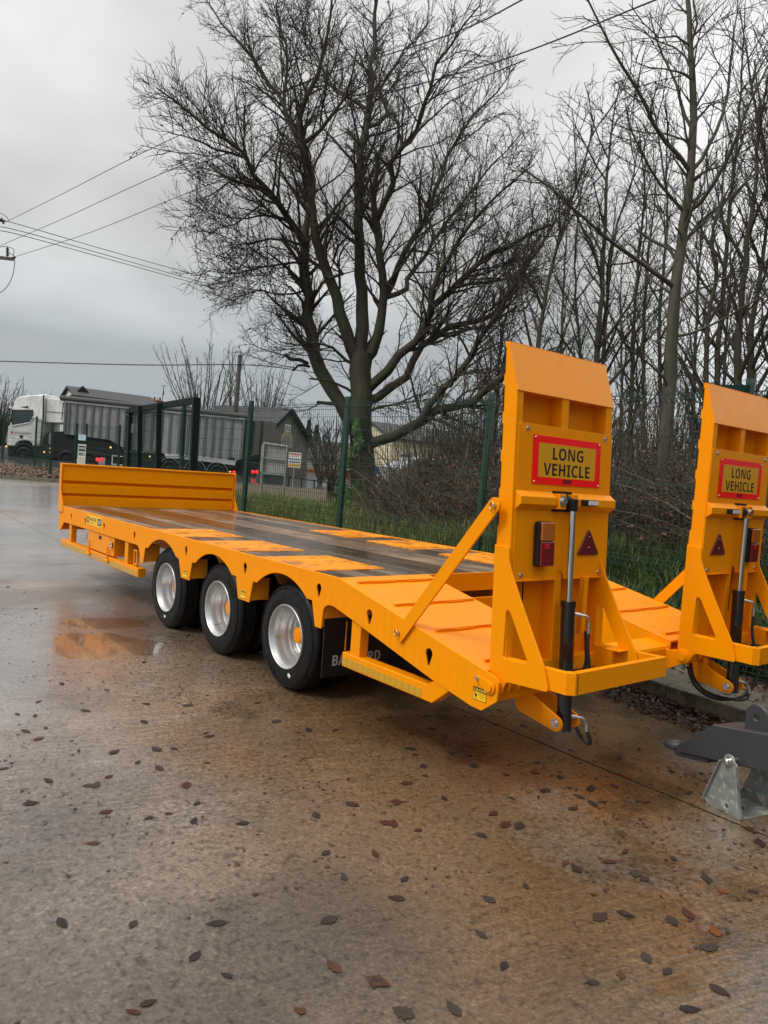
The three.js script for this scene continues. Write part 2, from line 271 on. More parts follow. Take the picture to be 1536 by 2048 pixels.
// the yard beyond, to the verge
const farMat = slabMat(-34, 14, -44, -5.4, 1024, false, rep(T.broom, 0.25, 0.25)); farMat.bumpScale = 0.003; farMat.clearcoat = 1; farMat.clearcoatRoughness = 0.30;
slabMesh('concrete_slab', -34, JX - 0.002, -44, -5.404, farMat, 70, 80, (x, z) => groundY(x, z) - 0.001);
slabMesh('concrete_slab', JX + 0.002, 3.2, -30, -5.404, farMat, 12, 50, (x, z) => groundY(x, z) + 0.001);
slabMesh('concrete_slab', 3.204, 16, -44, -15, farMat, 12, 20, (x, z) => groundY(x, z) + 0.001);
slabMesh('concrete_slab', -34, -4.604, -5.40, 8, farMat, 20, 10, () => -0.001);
// land sheet under everything, out to the horizon
{
  const rings = [], N = 96, R = [0, 3, 6, 9, 12, 15, 18, 22, 26, 30, 36, 44, 55, 70, 90, 120, 170, 260, 420, 900];
  const pos = [], idx = [];
  R.forEach((r, i) => { for (let k = 0; k < N; k++) { const a = k / N * 2 * Math.PI, x = CAM.x + r * Math.cos(a), z = CAM.z + r * Math.sin(a); const bk = x > fenceX(z) + 0.1 && z > -16; pos.push(x, (r > 130 ? Math.min(groundY(x, z), 3.4) : groundY(x, z)) - 0.05 + (x > kerbX(Math.max(z, -9)) + 0.6 && z > -14 ? 0 : 0), z); } });
  for (let i = 0; i < R.length - 1; i++) for (let k = 0; k < N; k++) { const a = i * N + k, b = i * N + (k + 1) % N; idx.push(a, b, a + N, b, b + N, a + N); }
  const g = new THREE.BufferGeometry(); g.setAttribute('position', new THREE.Float32BufferAttribute(pos, 3)); g.setIndex(idx); g.computeVertexNormals();
  T.soil = tex(256, 256, (u, v) => { const n = fbm(u * 16, v * 16, 5, 16), m = fbm(u * 4 + 3, v * 4, 4, 4); return [lerp(0.045, 0.09, n), lerp(0.045, 0.075, n) * lerp(0.9, 1.15, m), lerp(0.026, 0.045, n)]; });
  const uv = new Float32Array(pos.length / 3 * 2); for (let i = 0; i < uv.length / 2; i++) { uv[2 * i] = pos[3 * i] / 3; uv[2 * i + 1] = pos[3 * i + 2] / 3; }
  g.setAttribute('uv', new THREE.BufferAttribute(uv, 2));
  // face upward
  const m = new THREE.Mesh(g, std(0xffffff, 0.9, 0, { map: T.soil, side: THREE.DoubleSide })); m.name = 'ground'; m.receiveShadow = true; structure(m); scene.add(m);
}
// kerb: concrete kerbstones along the right of the yard
T.kerb = tex(512, 512, (u, v) => { const a = fbm(u * 8, v * 8, 5, 8), b = vnoise(u * 128, v * 128, 128), m = sstep(0.5, 0.68, fbm(u * 16 + 4, v * 16, 4, 16)); const k = 0.7 + 0.7 * (a - 0.4) + 0.25 * (b - 0.5); return [lerp(0.20, 0.11, m) * k, lerp(0.185, 0.115, m) * k, lerp(0.14, 0.065, m) * k]; });
const kerbMat = std(0xffffff, 0.5, 0, { map: rep(T.kerb, 1.2, 1.2), bumpMap: rep(T.fine, 4, 4), bumpScale: 0.002 });
const kx = (z) => 2.585 - 0.105 * (z - 0.4) * (z > -1 ? 1 : 0) + (z <= -1 ? 0.147 - 0.045 * (z + 1) : 0);
{
  const kerb = structure(new THREE.Group()); kerb.name = 'kerb'; scene.add(kerb); const r = rng(5);
  for (let z = 3.6; z > -12; z -= 0.915) {
    const a = V3(kx(z) + 0.062, 0, z), b = V3(kx(z - 0.908) + 0.062, 0, z - 0.908), j = (r() - 0.5) * 0.006;
    const L = a.distanceTo(b), g = new RoundedBoxGeometry(0.125, 0.20, L, 2, 0.012).rotateY(Math.atan2(b.x - a.x, b.z - a.z)).translate((a.x + b.x) / 2 + j, 0.035, (a.z + b.z) / 2);
    obj('kerbstone', [g], kerbMat, kerb);
  }
}
// gravel strip and earth bank behind the kerb
{
  const pos = [], idx = [], uv = [], NX = 44, z0 = 4, z1 = -14, NZ = 90;
  for (let j = 0; j <= NZ; j++) for (let i = 0; i <= NX; i++) { const z = lerp(z0, z1, j / NZ), t = i / NX, x = kx(z) + 0.120 + 16 * t * t + 0.4 * t; pos.push(x, (i ? bankY(x, z) : 0.122) + groundY(x, z) * sstep(-9, -13, z), z); uv.push(x / 2, z / 2); }
  for (let j = 0; j < NZ; j++) for (let i = 0; i < NX; i++) { const a = j * (NX + 1) + i, b = a + NX + 1; idx.push(a, a + 1, b, a + 1, b + 1, b); }
  const g = new THREE.BufferGeometry(); g.setAttribute('position', new THREE.Float32BufferAttribute(pos, 3)); g.setAttribute('uv', new THREE.Float32BufferAttribute(uv, 2)); g.setIndex(idx); g.computeVertexNormals();
  T.gravel = tex(1024, 1024, (u, v) => { const n = vnoise(u * 128, v * 128, 128), m = vnoise(u * 256 + 5, v * 256, 256), a = fbm(u * 4, v * 4, 5, 4), k = 0.35 + 0.6 * n + 0.5 * m; return [0.155 * k * lerp(0.75, 1.15, a), 0.140 * k * lerp(0.7, 1.15, a), 0.105 * k * lerp(0.6, 1.1, a)]; });
  const m = new THREE.Mesh(g, std(0xffffff, 0.75, 0, { map: T.gravel, bumpMap: rep(T.broom, 2, 2), bumpScale: 0.006 })); m.name = 'verge'; m.receiveShadow = true; structure(m); scene.add(m);
}
// road behind the far verge and around the buildings
{
  const strip = (name, pts, mat, lift) => {                    // ground-hugging sheet between a near and a far line given as [lateral, ahead] pairs
    const pos = [], idx = [], uv = [], N = 60, K = 8;
    for (let j = 0; j <= K; j++) for (let i = 0; i <= N; i++) { const t = i / N, [l0, s0, l1, s1, f0, f1] = pts, l = lerp(l0, l1, t), s = lerp(lerp(s0, s1, t), lerp(f0, f1, t), j / K), p = CAM.clone().addScaledVector(FWD, s).addScaledVector(RIGHT, l); pos.push(p.x, groundY(p.x, p.z) + lift, p.z); uv.push(p.x / 2, p.z / 2); }
    for (let j = 0; j < K; j++) for (let i = 0; i < N; i++) { const a = j * (N + 1) + i, b = a + N + 1; idx.push(a, b, a + 1, a + 1, b, b + 1); }
    const g = new THREE.BufferGeometry(); g.setAttribute('position', new THREE.Float32BufferAttribute(pos, 3)); g.setAttribute('uv', new THREE.Float32BufferAttribute(uv, 2)); g.setIndex(idx); g.computeVertexNormals();
    const m = new THREE.Mesh(g, mat); m.name = name; m.receiveShadow = true; m.material.side = THREE.DoubleSide; structure(m); scene.add(m); return m;
  };
  T.road = tex(256, 256, (u, v) => { const n = vnoise(u * 64, v * 64, 64), a = fbm(u * 4, v * 4, 4, 4), k = 0.7 + 0.4 * n + 0.4 * (a - 0.5); return [0.075 * k, 0.077 * k, 0.08 * k]; });
  const road = std(0xffffff, 0.14, 0, { map: T.road });
  strip('road', [-40, 34, 14, 34, 52, 58], road, 0.02);
  strip('car_park', [-12, 34.05, 30, 24, 60, 70], road.clone(), 0.012);
  // leaf-strewn verge between yard and road on the far left
  T.verge = tex(512, 512, (u, v) => { const n = fbm(u * 32, v * 32, 4, 32), m = fbm(u * 6 + 3, v * 6, 4, 8), s = vnoise(u * 128, v * 128, 128); const k = 0.55 + 0.9 * n * s + 0.2; return [lerp(0.095, 0.075, m) * k, lerp(0.058, 0.075, m) * k, lerp(0.036, 0.034, m) * k]; });
  strip('leaf_verge', [-34, 26.8, 2, 26.8, 33.6, 33.6], std(0xffffff, 0.85, 0, { map: T.verge, bumpMap: rep(T.broom, 1, 1), bumpScale: 0.03 }), 0.11);
  const ke = structure(new THREE.Group()); ke.name = 'verge_kerb'; scene.add(ke);
  for (let l = -30; l < 0; l += 1.0) { const a = CAM.clone().addScaledVector(FWD, 26.72).addScaledVector(RIGHT, l), b = a.clone().addScaledVector(RIGHT, 0.985); a.y = groundY(a.x, a.z) + 0.03; b.y = groundY(b.x, b.z) + 0.03; obj('kerbstone', [bar(a, b, 0.12, 0.2)], kerbMat, ke); }
}

// fallen leaves on the yard: each one of the larger leaves is modelled
{
  const r = rng(21), leafGeos = [];
  for (let k = 0; k < 7; k++) {
    const N = 11, pos = [], idx = [], pts = [], asp = 0.20 + 0.15 * r(), curl = 0.03 + 0.10 * r(), tw = (r() - 0.5) * 0.25;
    for (let i = 0; i <= N; i++) { const t = i / N, w = i === 0 || i === N ? 0.004 : asp * Math.pow(Math.sin(Math.PI * Math.pow(t, 0.78)), 1.05) * (1 + (k % 2 ? 0.05 : 0.20) * Math.sin(i * 2.4 + k)); pts.push([t - 0.5, w]); }
    const P = []; for (const [x, w] of pts) { const lift = curl * (x * x) * 0.7; P.push([x, lift + curl * w * 0.6 + tw * x * w, w], [x, lift, 0], [x, lift + curl * w * 0.5 - tw * x * w, -w * (0.9 + 0.15 * r())]); }
    pos.length = 0; for (const p of P) pos.push(...p);
    for (let i = 0; i < N; i++) { const a = i * 3; for (const o of [0, 1]) idx.push(a + o, a + o + 1, a + o + 3, a + o + 1, a + o + 4, a + o + 3); }
    const b = pos.length / 3; pos.push(-0.49, 0.004, 0.012, -0.49, 0.004, -0.012, -0.80, 0.02, 0.16 * (r() - 0.5)); idx.push(b, b + 1, b + 2);
    const g = new THREE.BufferGeometry(); g.setAttribute('position', new THREE.Float32BufferAttribute(pos, 3)); g.setIndex(idx); g.computeVertexNormals();
    g.setAttribute('uv', new THREE.BufferAttribute(new Float32Array(pos.length / 3 * 2), 2)); const uv = g.attributes.uv, p = g.attributes.position; for (let i = 0; i < p.count; i++) uv.setXY(i, p.getX(i) + 0.5, p.getZ(i) + 0.5);
    leafGeos.push(g);
  }
  T.leaf = tex(128, 128, (u, v) => { const vein = Math.min(1, Math.abs(v - 0.5) * 30) * (0.8 + 0.2 * Math.min(1, Math.abs(((u * 7 + Math.abs(v - 0.5) * 9) % 1) - 0.5) * 5)), n = fbm(u * 8, v * 8, 4, 8); const k = (0.6 + 0.8 * n) * (0.72 + 0.28 * vein); return [k, k, k]; });
  const cols = [[0.034, 0.021, 0.016], [0.040, 0.024, 0.020], [0.060, 0.022, 0.014], [0.026, 0.020, 0.018], [0.075, 0.034, 0.018], [0.045, 0.034, 0.026], [0.036, 0.026, 0.020], [0.16, 0.045, 0.012]];
  const mats = cols.map((c) => phys(lin(...c), 0.55, { map: T.leaf, side: THREE.DoubleSide, specularIntensity: 0.4 }));
  const L = (a, ox, oy, k) => { const o = []; for (let i = 0; i < a.length; i += 2) o.push([ox + a[i] / k, oy + a[i + 1] / k]); return o; };
  const seen = [...L([510, 865, 750, 985, 870, 1060, 510, 1200, 570, 1165, 830, 860, 1260, 848, 1280, 1025, 1455, 1085, 1150, 1195, 355, 552, 570, 455, 745, 465, 410, 430, 420, 295, 185, 310, 340, 330, 370, 326, 440, 200, 175, 108, 150, 150, 135, 60, 100, 122, 715, 330, 755, 400, 600, 190, 670, 188, 930, 475, 795, 242, 1215, 445, 1250, 590, 1320, 680, 1060, 83, 1185, 115, 1140, 124, 985, 12, 240, 860, 330, 42, 12, 266, 68, 56, 530, 240, 555, 86, 610, 262, 650, 438, 120, 398, 1355, 398, 1440, 592, 1365, 55, 1490, 475, 560, 15, 720, 22, 790, 128], 0, 1400, 1.92),
    ...L([565, 980, 480, 862, 95, 1040, 195, 1150, 380, 1135, 645, 685, 508, 733, 170, 730, 920, 798, 1015, 788, 1185, 815, 1090, 950, 1165, 1000, 1250, 1138, 950, 597, 830, 620, 790, 600, 1370, 705, 1340, 850, 160, 455, 250, 480, 210, 307, 275, 280, 345, 362, 170, 378, 525, 420, 595, 362, 570, 460, 715, 335, 810, 325, 885, 325, 840, 355, 890, 380, 950, 280, 970, 315, 455, 242, 440, 205, 270, 245, 220, 180, 300, 105, 370, 193, 680, 262, 990, 215, 1060, 183, 815, 188, 1180, 265, 1290, 273, 1245, 345, 1000, 495, 1010, 560, 1190, 585, 1480, 480, 1505, 525, 1080, 660, 1240, 785, 1320, 910, 1360, 1070, 995, 1010, 890, 1040, 10, 385, 640, 98, 530, 90, 340, 130, 620, 465, 1310, 660, 1480, 705, 1050, 640, 690, 230, 770, 285, 930, 375, 1060, 370, 1090, 375, 820, 400], 700, 1400, 1.837)];
  const spots = seen.map(([x, y]) => onY(x, y, 0)).map((p) => [p.x, p.z, 1]);
  for (let i = 0; i < 46; i++) { const x = -4.2 + 6.4 * Math.pow(r(), 0.7), z = -6 + 8 * r(); if (x > -0.1 && x < 2.4 && z < 0 && r() < 0.5) continue; spots.push([x, z, 0.7]); }
  spots.forEach(([x, z, f], i) => {
    const orange = x > -0.2 && r() < 0.10 ? 7 : Math.floor(r() * 7), m = inst('fallen_leaf', leafGeos[i % 7], mats[orange], yard);
    const sc = (0.042 + 0.047 * r()) * (f < 1 ? 0.85 : 1); m.scale.set(sc, sc, sc); m.position.set(x, 0.0032 + (x > JX ? 0.0035 : 0), z); m.rotation.set((r() - 0.5) * 0.05, r() * 6.28, (r() - 0.5) * 0.05); m.scale.z *= 0.8 + 0.5 * r();
  });
  // small broken leaf litter along the kerb and scattered crumbs: nobody could count them
  const flake = leafGeos[2], im = (name, n, fn, col, kind = 'stuff') => { const o = new THREE.InstancedMesh(flake, std(0xffffff, 0.45, 0, { map: T.leaf, side: THREE.DoubleSide }), n), m4 = new THREE.Matrix4(), q = new THREE.Quaternion(), c = new THREE.Color(); for (let i = 0; i < n; i++) { const [x, y, z, s, tilt] = fn(i); q.setFromEuler(new THREE.Euler((r() - 0.5) * tilt, r() * 6.28, (r() - 0.5) * tilt)); m4.compose(V3(x, y, z), q, V3(s, s * 1.2, s)); o.setMatrixAt(i, m4); const cc = col(r); c.setRGB(...cc); o.setColorAt(i, c); } o.name = name; o.receiveShadow = o.castShadow = true; stuff(o); return o; };
  const dark = (rr) => { const t = rr(); return t < 0.6 ? [0.040 + 0.03 * rr(), 0.022, 0.020] : t < 0.85 ? [0.075, 0.035, 0.022] : [0.12, 0.07, 0.05]; };
  const lit = im('leaf_litter', 5200, () => { const z = 2.4 - 9 * r(), e = Math.pow(r(), 2.2); return [kx(z) - 0.015 - 0.42 * e, 0.008 + 0.030 * (1 - e) * r(), z, 0.03 + 0.035 * r(), 0.8]; }, dark); tag(lit, 'dark wet leaf litter gathered along the foot of the kerb', 'leaf litter'); scene.add(lit);
  const lit2 = im('leaf_litter', 5200, () => { const z = 2.6 - 8.5 * r(), x = kx(z) + 0.35 + Math.pow(r(), 0.7) * 1.3 + 0.12 * (z < 0.8 ? 1 : -1.2); return [x, bankY(x, z) + 0.012 + 0.05 * r(), z, 0.035 + 0.04 * r(), 1.1]; }, dark); lit2.name = numbered('leaf_litter'); tag(lit2, 'purple brown leaf litter on the gravel strip behind the kerb', 'leaf litter'); lit.name = numbered('leaf_litter'); scene.add(lit2);
  const cr = im('leaf_crumb', 5200, () => { for (let k = 0; k < 60; k++) { const x = -4.4 + 6.8 * Math.pow(r(), 0.5), z = -4 + 6.6 * r(), c = fbm(x * 1.7 + 15, z * 1.7 + 71, 4); if (c < 0.40 + 0.22 * r()) continue; return [x, 0.0035 + (x > JX ? 0.004 : 0), z, 0.006 + 0.026 * Math.pow(r(), 3), 0.25]; } return [2, 0.004, 0, 0.01, 0.2]; }, dark); yard.add(cr);
  const lit3 = im('leaf_litter', 9000, () => { const l = -17 + 9 * r(), s = 26.85 + 6.2 * Math.pow(r(), 1.5), p = CAM.clone().addScaledVector(FWD, s).addScaledVector(RIGHT, l); return [p.x, groundY(p.x, p.z) + 0.14 + 0.05 * r(), p.z, 0.06 + 0.06 * r(), 0.8]; }, (rr) => { const t = rr(); return t < 0.5 ? [0.14, 0.06, 0.035] : t < 0.8 ? [0.20, 0.11, 0.05] : [0.05, 0.03, 0.022]; }); lit3.name = numbered('leaf_litter'); tag(lit3, 'red brown fallen leaves covering the verge at the far left, below the truck', 'leaf litter'); scene.add(lit3);
}

// shallow puddles: thin sheets of water with ragged edges
{
  const water = phys(lin(0.92, 0.90, 0.86), 0.06, { transmission: 1, thickness: 0, ior: 1.33, specularIntensity: 1 });
  const puddle = (pts, seed) => {
    const P = pts.map(([x, y]) => onY(x, y, 0)).map((p) => new THREE.Vector2(p.x, p.z)), c = new THREE.SplineCurve([...P, P[0]]), q = c.getPoints(140), m = q.reduce((a, b) => a.add(b), new THREE.Vector2()).multiplyScalar(1 / q.length);
    const sh = q.slice(0, -1).map((v, i) => { const d = v.clone().sub(m), f = 1 + 0.22 * (fbm(v.x * 9 + seed, v.y * 9, 4) - 0.5) + 0.10 * (vnoise(v.x * 40, v.y * 40 + seed) - 0.5); return [m.x + d.x * f, -(m.y + d.y * f)]; });
    const g = new THREE.ShapeGeometry(shapeOf(sh)).rotateX(-Math.PI / 2).translate(0, 0.0024, 0); const o = new THREE.Mesh(g, water); o.name = numbered('puddle'); structure(o); o.receiveShadow = true; scene.add(o);
  };
  puddle([[106, 1274], [140, 1266], [185, 1270], [215, 1266], [262, 1276], [330, 1284], [338, 1298], [296, 1312], [240, 1306], [196, 1318], [128, 1314], [103, 1296]], 3);
  puddle([[120, 1246], [170, 1236], [260, 1238], [300, 1250], [240, 1258], [160, 1256]], 9);
  puddle([[-20, 1085], [20, 1078], [70, 1084], [60, 1098], [10, 1102]], 14);
  puddle([[-10, 1015], [50, 1006], [95, 1010], [80, 1022], [20, 1026]], 17);
  puddle([[1392, 1770], [1440, 1752], [1500, 1764], [1560, 1790], [1500, 1806], [1430, 1796]], 21);
  puddle([[1300, 1968], [1360, 1950], [1400, 1962], [1380, 1990], [1320, 1992]], 25);
}
// ---------- the orange low loader ----------
const trailer = thing('low_loader_trailer', 'long orange low loader trailer with timber deck and two raised loading ramps', 'trailer');
const W2 = 2.5;                                                  // width over the side plates
const AXZ = [-2.9077, -1.7969, -0.6925];
function slot(z, yt, yb, r = 0.028) { const c = yt - r, o = arcPts(z, c, r, Math.PI * 1.06, -Math.PI * 0.06, 10).map(([a, b]) => [a, b]); o.push([z + 0.007, yb + 0.006], [z, yb], [z - 0.007, yb + 0.006]); return o; }
const arch = (zc) => { const R = 0.568, cy = 0.842 - R, a = Math.asin(0.3465 / R); return arcPts(zc, cy, R, Math.PI / 2 - a, Math.PI / 2 + a, 18); };
const sideOutline = [[-6.46, 0.92], [0, 0.92], [0.03, 0.916], [1.335, 0.646], [1.39, 0.634], [1.414, 0.612], [1.408, 0.516], [1.312, 0.444], [1.236, 0.447], [0.934, 0.504], [0.16, 0.687], [-0.02, 0.727], [-0.08, 0.727], [-0.118, 0.712], [-0.140, 0.682], [-0.153, 0.558], [-0.227, 0.558], [-0.279, 0.724],
  ...arch(AXZ[2]), [-1.10, 0.722], [-1.143, 0.556], [-1.323, 0.556], [-1.377, 0.723], ...arch(AXZ[1]), [-2.209, 0.718], [-2.250, 0.555], [-2.427, 0.555], [-2.493, 0.717], ...arch(AXZ[0]), [-3.329, 0.716], [-3.368, 0.554], [-3.44, 0.555], [-3.49, 0.68], [-3.52, 0.708], [-3.56, 0.719], [-6.216, 0.714], [-6.381, 0.591], [-6.46, 0.591]];
const sideSlots = [-5.897, -5.308, -4.613, -3.642, -2.347, -1.238, -0.206].map((z) => slot(z, 0.848, 0.752)).concat([slot(0.353, 0.778, 0.682), slot(0.899, 0.666, 0.567)]);
function sideRail(right) {
  const x0 = right ? W2 - 0.012 : 0, m = obj('side_rail', [slabZY(sideOutline, x0, x0 + 0.012, sideSlots)], M.paint, trailer);
  return m;
}
const rail = sideRail(false); sideRail(true);
// printed plates on the left side rail
function printed(name, texture, z0, z1, y0, y1, x, parent, extra = {}) {      // a thin plate on the left flank, read from -x
  const g = new THREE.BoxGeometry(0.0015, y1 - y0, z1 - z0).translate(x, (y0 + y1) / 2, (z0 + z1) / 2), p = g.attributes.position, uv = g.attributes.uv;
  for (let i = 0; i < p.count; i++) uv.setXY(i, (p.getZ(i) - z0) / (z1 - z0), (p.getY(i) - y0) / (y1 - y0));
  return obj(name, [g], std(0xffffff, 0.35, 0, { map: texture, ...extra }), parent, true);
}
const txMaker = canvasTex(512, 128, (x, w, h) => {
  x.fillStyle = '#f2c014'; x.fillRect(0, 0, w, h); x.fillStyle = '#16140e'; x.beginPath(); x.roundRect(14, 20, 66, 88, 10); x.fill();
  x.fillStyle = '#f2c014'; x.font = 'bold 80px sans-serif'; x.textAlign = 'center'; x.fillText('f', 44, 94); x.beginPath(); x.arc(58, 66, 12, 0, 7); x.fill();
  x.fillStyle = '#16140e'; x.textAlign = 'left'; x.font = 'bold 62px sans-serif'; x.save(); x.translate(92, 74); x.scale(0.86, 1); x.fillText('BARFORD', 0, 0); x.restore();
  x.font = '22px sans-serif'; x.save(); x.translate(110, 104); x.scale(0.95, 1); x.fillText('AGRICULTURAL', 0, 0); x.restore();
  x.beginPath(); x.roundRect(370, 22, 128, 84, 14); x.fill(); x.fillStyle = '#f7efd2'; x.font = 'bold 62px sans-serif'; x.textAlign = 'center'; x.fillText('L27', 434, 86);
});
printed('maker_plate', txMaker, -5.256, -4.690, 0.779, 0.897, -0.0012, rail);
const txWarn = canvasTex(128, 128, (x, w, h) => { x.fillStyle = '#e9b70e'; x.fillRect(0, 0, w, h); x.strokeStyle = '#4a3a08'; x.lineWidth = 4; x.strokeRect(3, 3, w - 6, h - 6); x.fillStyle = '#2a2208'; x.fillRect(16, 18, 96, 16); x.fillStyle = '#8a6c10'; for (const y of [46, 60, 74]) x.fillRect(20, y, 88, 5); x.fillStyle = '#fdd24a'; x.fillRect(8, 92, 112, 26); });
printed('warning_label', txWarn, -1.285, -1.194, 0.571, 0.636, -0.0012, rail);
printed('warning_label', txWarn, -2.385, -2.293, 0.571, 0.636, -0.0012, rail);
const txCaution = canvasTex(256, 192, (x, w, h) => {
  x.fillStyle = '#14110a'; x.fillRect(0, 0, w, h); x.fillStyle = '#f4c21a'; x.fillRect(6, 68, w - 12, h - 74); x.fillStyle = '#f8d24c'; x.font = 'bold 56px sans-serif'; x.textAlign = 'center'; x.save(); x.translate(128, 56); x.scale(0.92, 1); x.fillText('CAUTION', 0, 0); x.restore();
  x.fillStyle = '#14110a'; x.beginPath(); x.moveTo(24, 86); x.lineTo(44, 80); x.lineTo(58, 116); x.lineTo(76, 92); x.lineTo(84, 104); x.lineTo(70, 150); x.lineTo(44, 152); x.fill(); x.fillRect(44, 160, 14, 12); x.fillRect(66, 160, 14, 12);
  x.font = 'bold 20px sans-serif'; x.textAlign = 'center'; ['KEEP HANDS', 'CLEAR OF RAMP', 'HINGES'].forEach((s, i) => x.fillText(s, 168, 96 + i * 30, 140));
});
printed('caution_label', txCaution, 1.249, 1.340, 0.4905, 0.5545, -0.0012, rail);

// inner box sections behind the legs and the deep structure under the deck
const legs = [[-0.225, -0.155], [-1.32, -1.145], [-2.425, -2.252], [-3.438, -3.37]];
for (const right of [false, true]) {
  const sx = (a, b) => right ? [W2 - b, W2 - a] : [a, b];
  for (const [z0, z1] of legs) {
    const [x0, x1] = sx(0.0125, 0.055), [a0, a1] = sx(0.0125, 0.17);
    obj('rail_gusset', [box(a0, a1, 0.57, 0.74, z1 - 0.010, z1, 0.002), box(a0, a1, 0.57, 0.74, z0, z0 + 0.010, 0.002), box(x0, x1, 0.565, 0.571, z0 + 0.012, z1 - 0.012, 0.001)], M.under, trailer);
  }
  const [x0, x1] = sx(0.60, 0.615);
  obj('inner_rail', [box(x0, x1, 0.73, 0.895, -6.40, 0.0, 0)], M.under, trailer);
}
obj('chassis_beam', [box(0.80, 0.94, 0.52, 0.885, -6.42, -0.02, 0.01)], M.under, trailer);
obj('chassis_beam', [box(1.56, 1.70, 0.52, 0.885, -6.42, -0.02, 0.01)], M.under, trailer);
for (let k = 0; k < 12; k++) { const z = -6.3 + k * 0.56; obj('cross_member', [box(0.013, 2.487, 0.84, 0.884, z - 0.03, z + 0.03, 0)], M.under, trailer); }
// front end beam
obj('front_beam', [box(0.013, 2.487, 0.60, 0.885, -6.455, -6.415, 0.004)], M.under, trailer);

// deck: long planks, tread plates over the wheels
{
  const XP = 0.647, segs = [[-6.36, -3.241], [-2.484, -2.155], [-1.398, -1.069], [-0.312, -0.004]], r = rng(11);
  let k = 0;
  const plank = (x0, x1, z0, z1) => { const dy = (r() - 0.5) * 0.003; obj('deck_plank', [box(x0 + 0.004, x1 - 0.004, 0.875, 0.914 + dy, z0, z1, 0.003)], M.woods[(k++ * 5 + Math.floor(r() * 3)) % 6], trailer); };
  const ew = (XP - 0.014) / 4;
  for (let i = 0; i < 4; i++) for (const [a, b] of segs) { plank(0.014 + i * ew, 0.014 + (i + 1) * ew, a, b); plank(W2 - 0.014 - (i + 1) * ew, W2 - 0.014 - i * ew, a, b); }
  const cw = (W2 - 2 * XP) / 6; for (let i = 0; i < 6; i++) plank(XP + i * cw, XP + (i + 1) * cw, -6.36, -0.004);
  for (const p of [-3.238, -2.152, -1.066]) for (const [a, b] of [[0.013, XP - 0.004], [W2 - XP + 0.004, W2 - 0.013]]) obj('wheel_cover_plate', [box(a, b, 0.898, 0.919, p + 0.003, p + 0.748, 0.003)], M.tread, trailer);
}
// headboard at the front
{
  const prof = [[-6.46, 0.915], [-6.40, 0.915], [-6.402, 1.035], [-6.448, 1.058], [-6.452, 1.080], [-6.400, 1.084], [-6.402, 1.195], [-6.450, 1.220], [-6.452, 1.248], [-6.400, 1.252], [-6.412, 1.448], [-6.46, 1.448]];
  const hb = obj('headboard', [slabZY(prof, 0.014, 2.486, [], 0)], M.paintPlain, trailer);
  obj('headboard_rail', [box(0.013, 2.487, 1.4485, 1.478, -6.462, -6.392, 0.009)], M.paintPlain, hb);
  obj('headboard_seam', [box(0.05, 2.45, 1.304, 1.310, -6.4105, -6.4065, 0.001)], M.under, hb);
  const post = [[-6.47, 1.482], [-6.385, 1.478], [-6.385, 1.12], [-6.36, 1.06], [-6.285, 0.94], [-6.265, 0.835], [-6.47, 0.83]];
  for (const x of [-0.014, 2.5005]) { const p = obj('headboard_post', [slabZY(post, x, x + 0.0135)], M.paintPlain, hb); if (x < 0) for (const z of [-6.43, -6.31]) obj('bolt', [hexBolt(V3(-0.017, 0.85, z), V3(-1, 0, 0), 0.010, 0.010)], M.zinc, p); }
}
// tail: sloping ramp decks with grip bars, end beams
const slopeY = (z) => 0.918 - 0.2045 * z;
for (const [x0, x1] of [[0.0125, 0.775], [1.725, 2.4875]]) {
  const q = [[0.0, 0.918], [1.318, slopeY(1.318)], [1.318, slopeY(1.318) - 0.012], [0.0, 0.906]];
  const d = obj('ramp_deck', [slabZY(q, x0, x1, [], 0.001)], M.paintWet, trailer);
  const z4 = [0.112, 0.484, 0.856, 1.232];
  for (const z of z4) {
    const y = slopeY(z), g = [];
    const a = x0 + 0.065, b = x1 - 0.033;
    g.push(bar(V3(a, y + 0.008, z), V3(b, y + 0.008, z), 0.020, 0.016, V3(0, 0.98, 0.2)));
    for (const [u, v] of [[0.18, 0.44], [0.62, 0.85]]) g.push(bar(V3(lerp(a, b, u), y + 0.004, z + 0.012), V3(lerp(a, b, v), y + 0.004, z + 0.012), 0.010, 0.008, V3(0, 0.98, 0.2)));
    obj('grip_bar', g, M.paintWet, d);
  }
  // inner cheek of the sloping section
  const inner = x0 < 1 ? x1 - 0.012 : x0, cheek = [[0.0, 0.905], [1.316, slopeY(1.316) - 0.013], [1.316, 0.50], [1.0, 0.48], [0.0, 0.70]];
  obj('tail_cheek', [slabZY(cheek, inner, inner + 0.012)], M.paintPlain, trailer);
}
obj('end_beam', [box(0.7775, 1.7225, 0.782, 0.917, -0.003, 0.012, 0.003), box(0.7775, 1.7225, 0.60, 0.737, 0.03, 0.05, 0.003)], M.paintPlain, trailer);
obj('tail_beam', [slabZY([[1.16, 0.64], [1.31, 0.617], [1.318, 0.60], [1.318, 0.50], [1.26, 0.445], [1.17, 0.47]], 0.7765, 1.7235, [], 0.003)], M.paintPlain, trailer);
obj('tail_beam', [slabZY([[1.20, 0.60], [1.318, 0.58], [1.318, 0.48], [1.25, 0.447], [1.20, 0.46]], 0.0135, 0.762, [], 0.002)], M.paintPlain, trailer);
obj('tail_beam', [slabZY([[1.20, 0.60], [1.318, 0.58], [1.318, 0.48], [1.25, 0.447], [1.20, 0.46]], 1.738, 2.486, [], 0.002)], M.paintPlain, trailer);

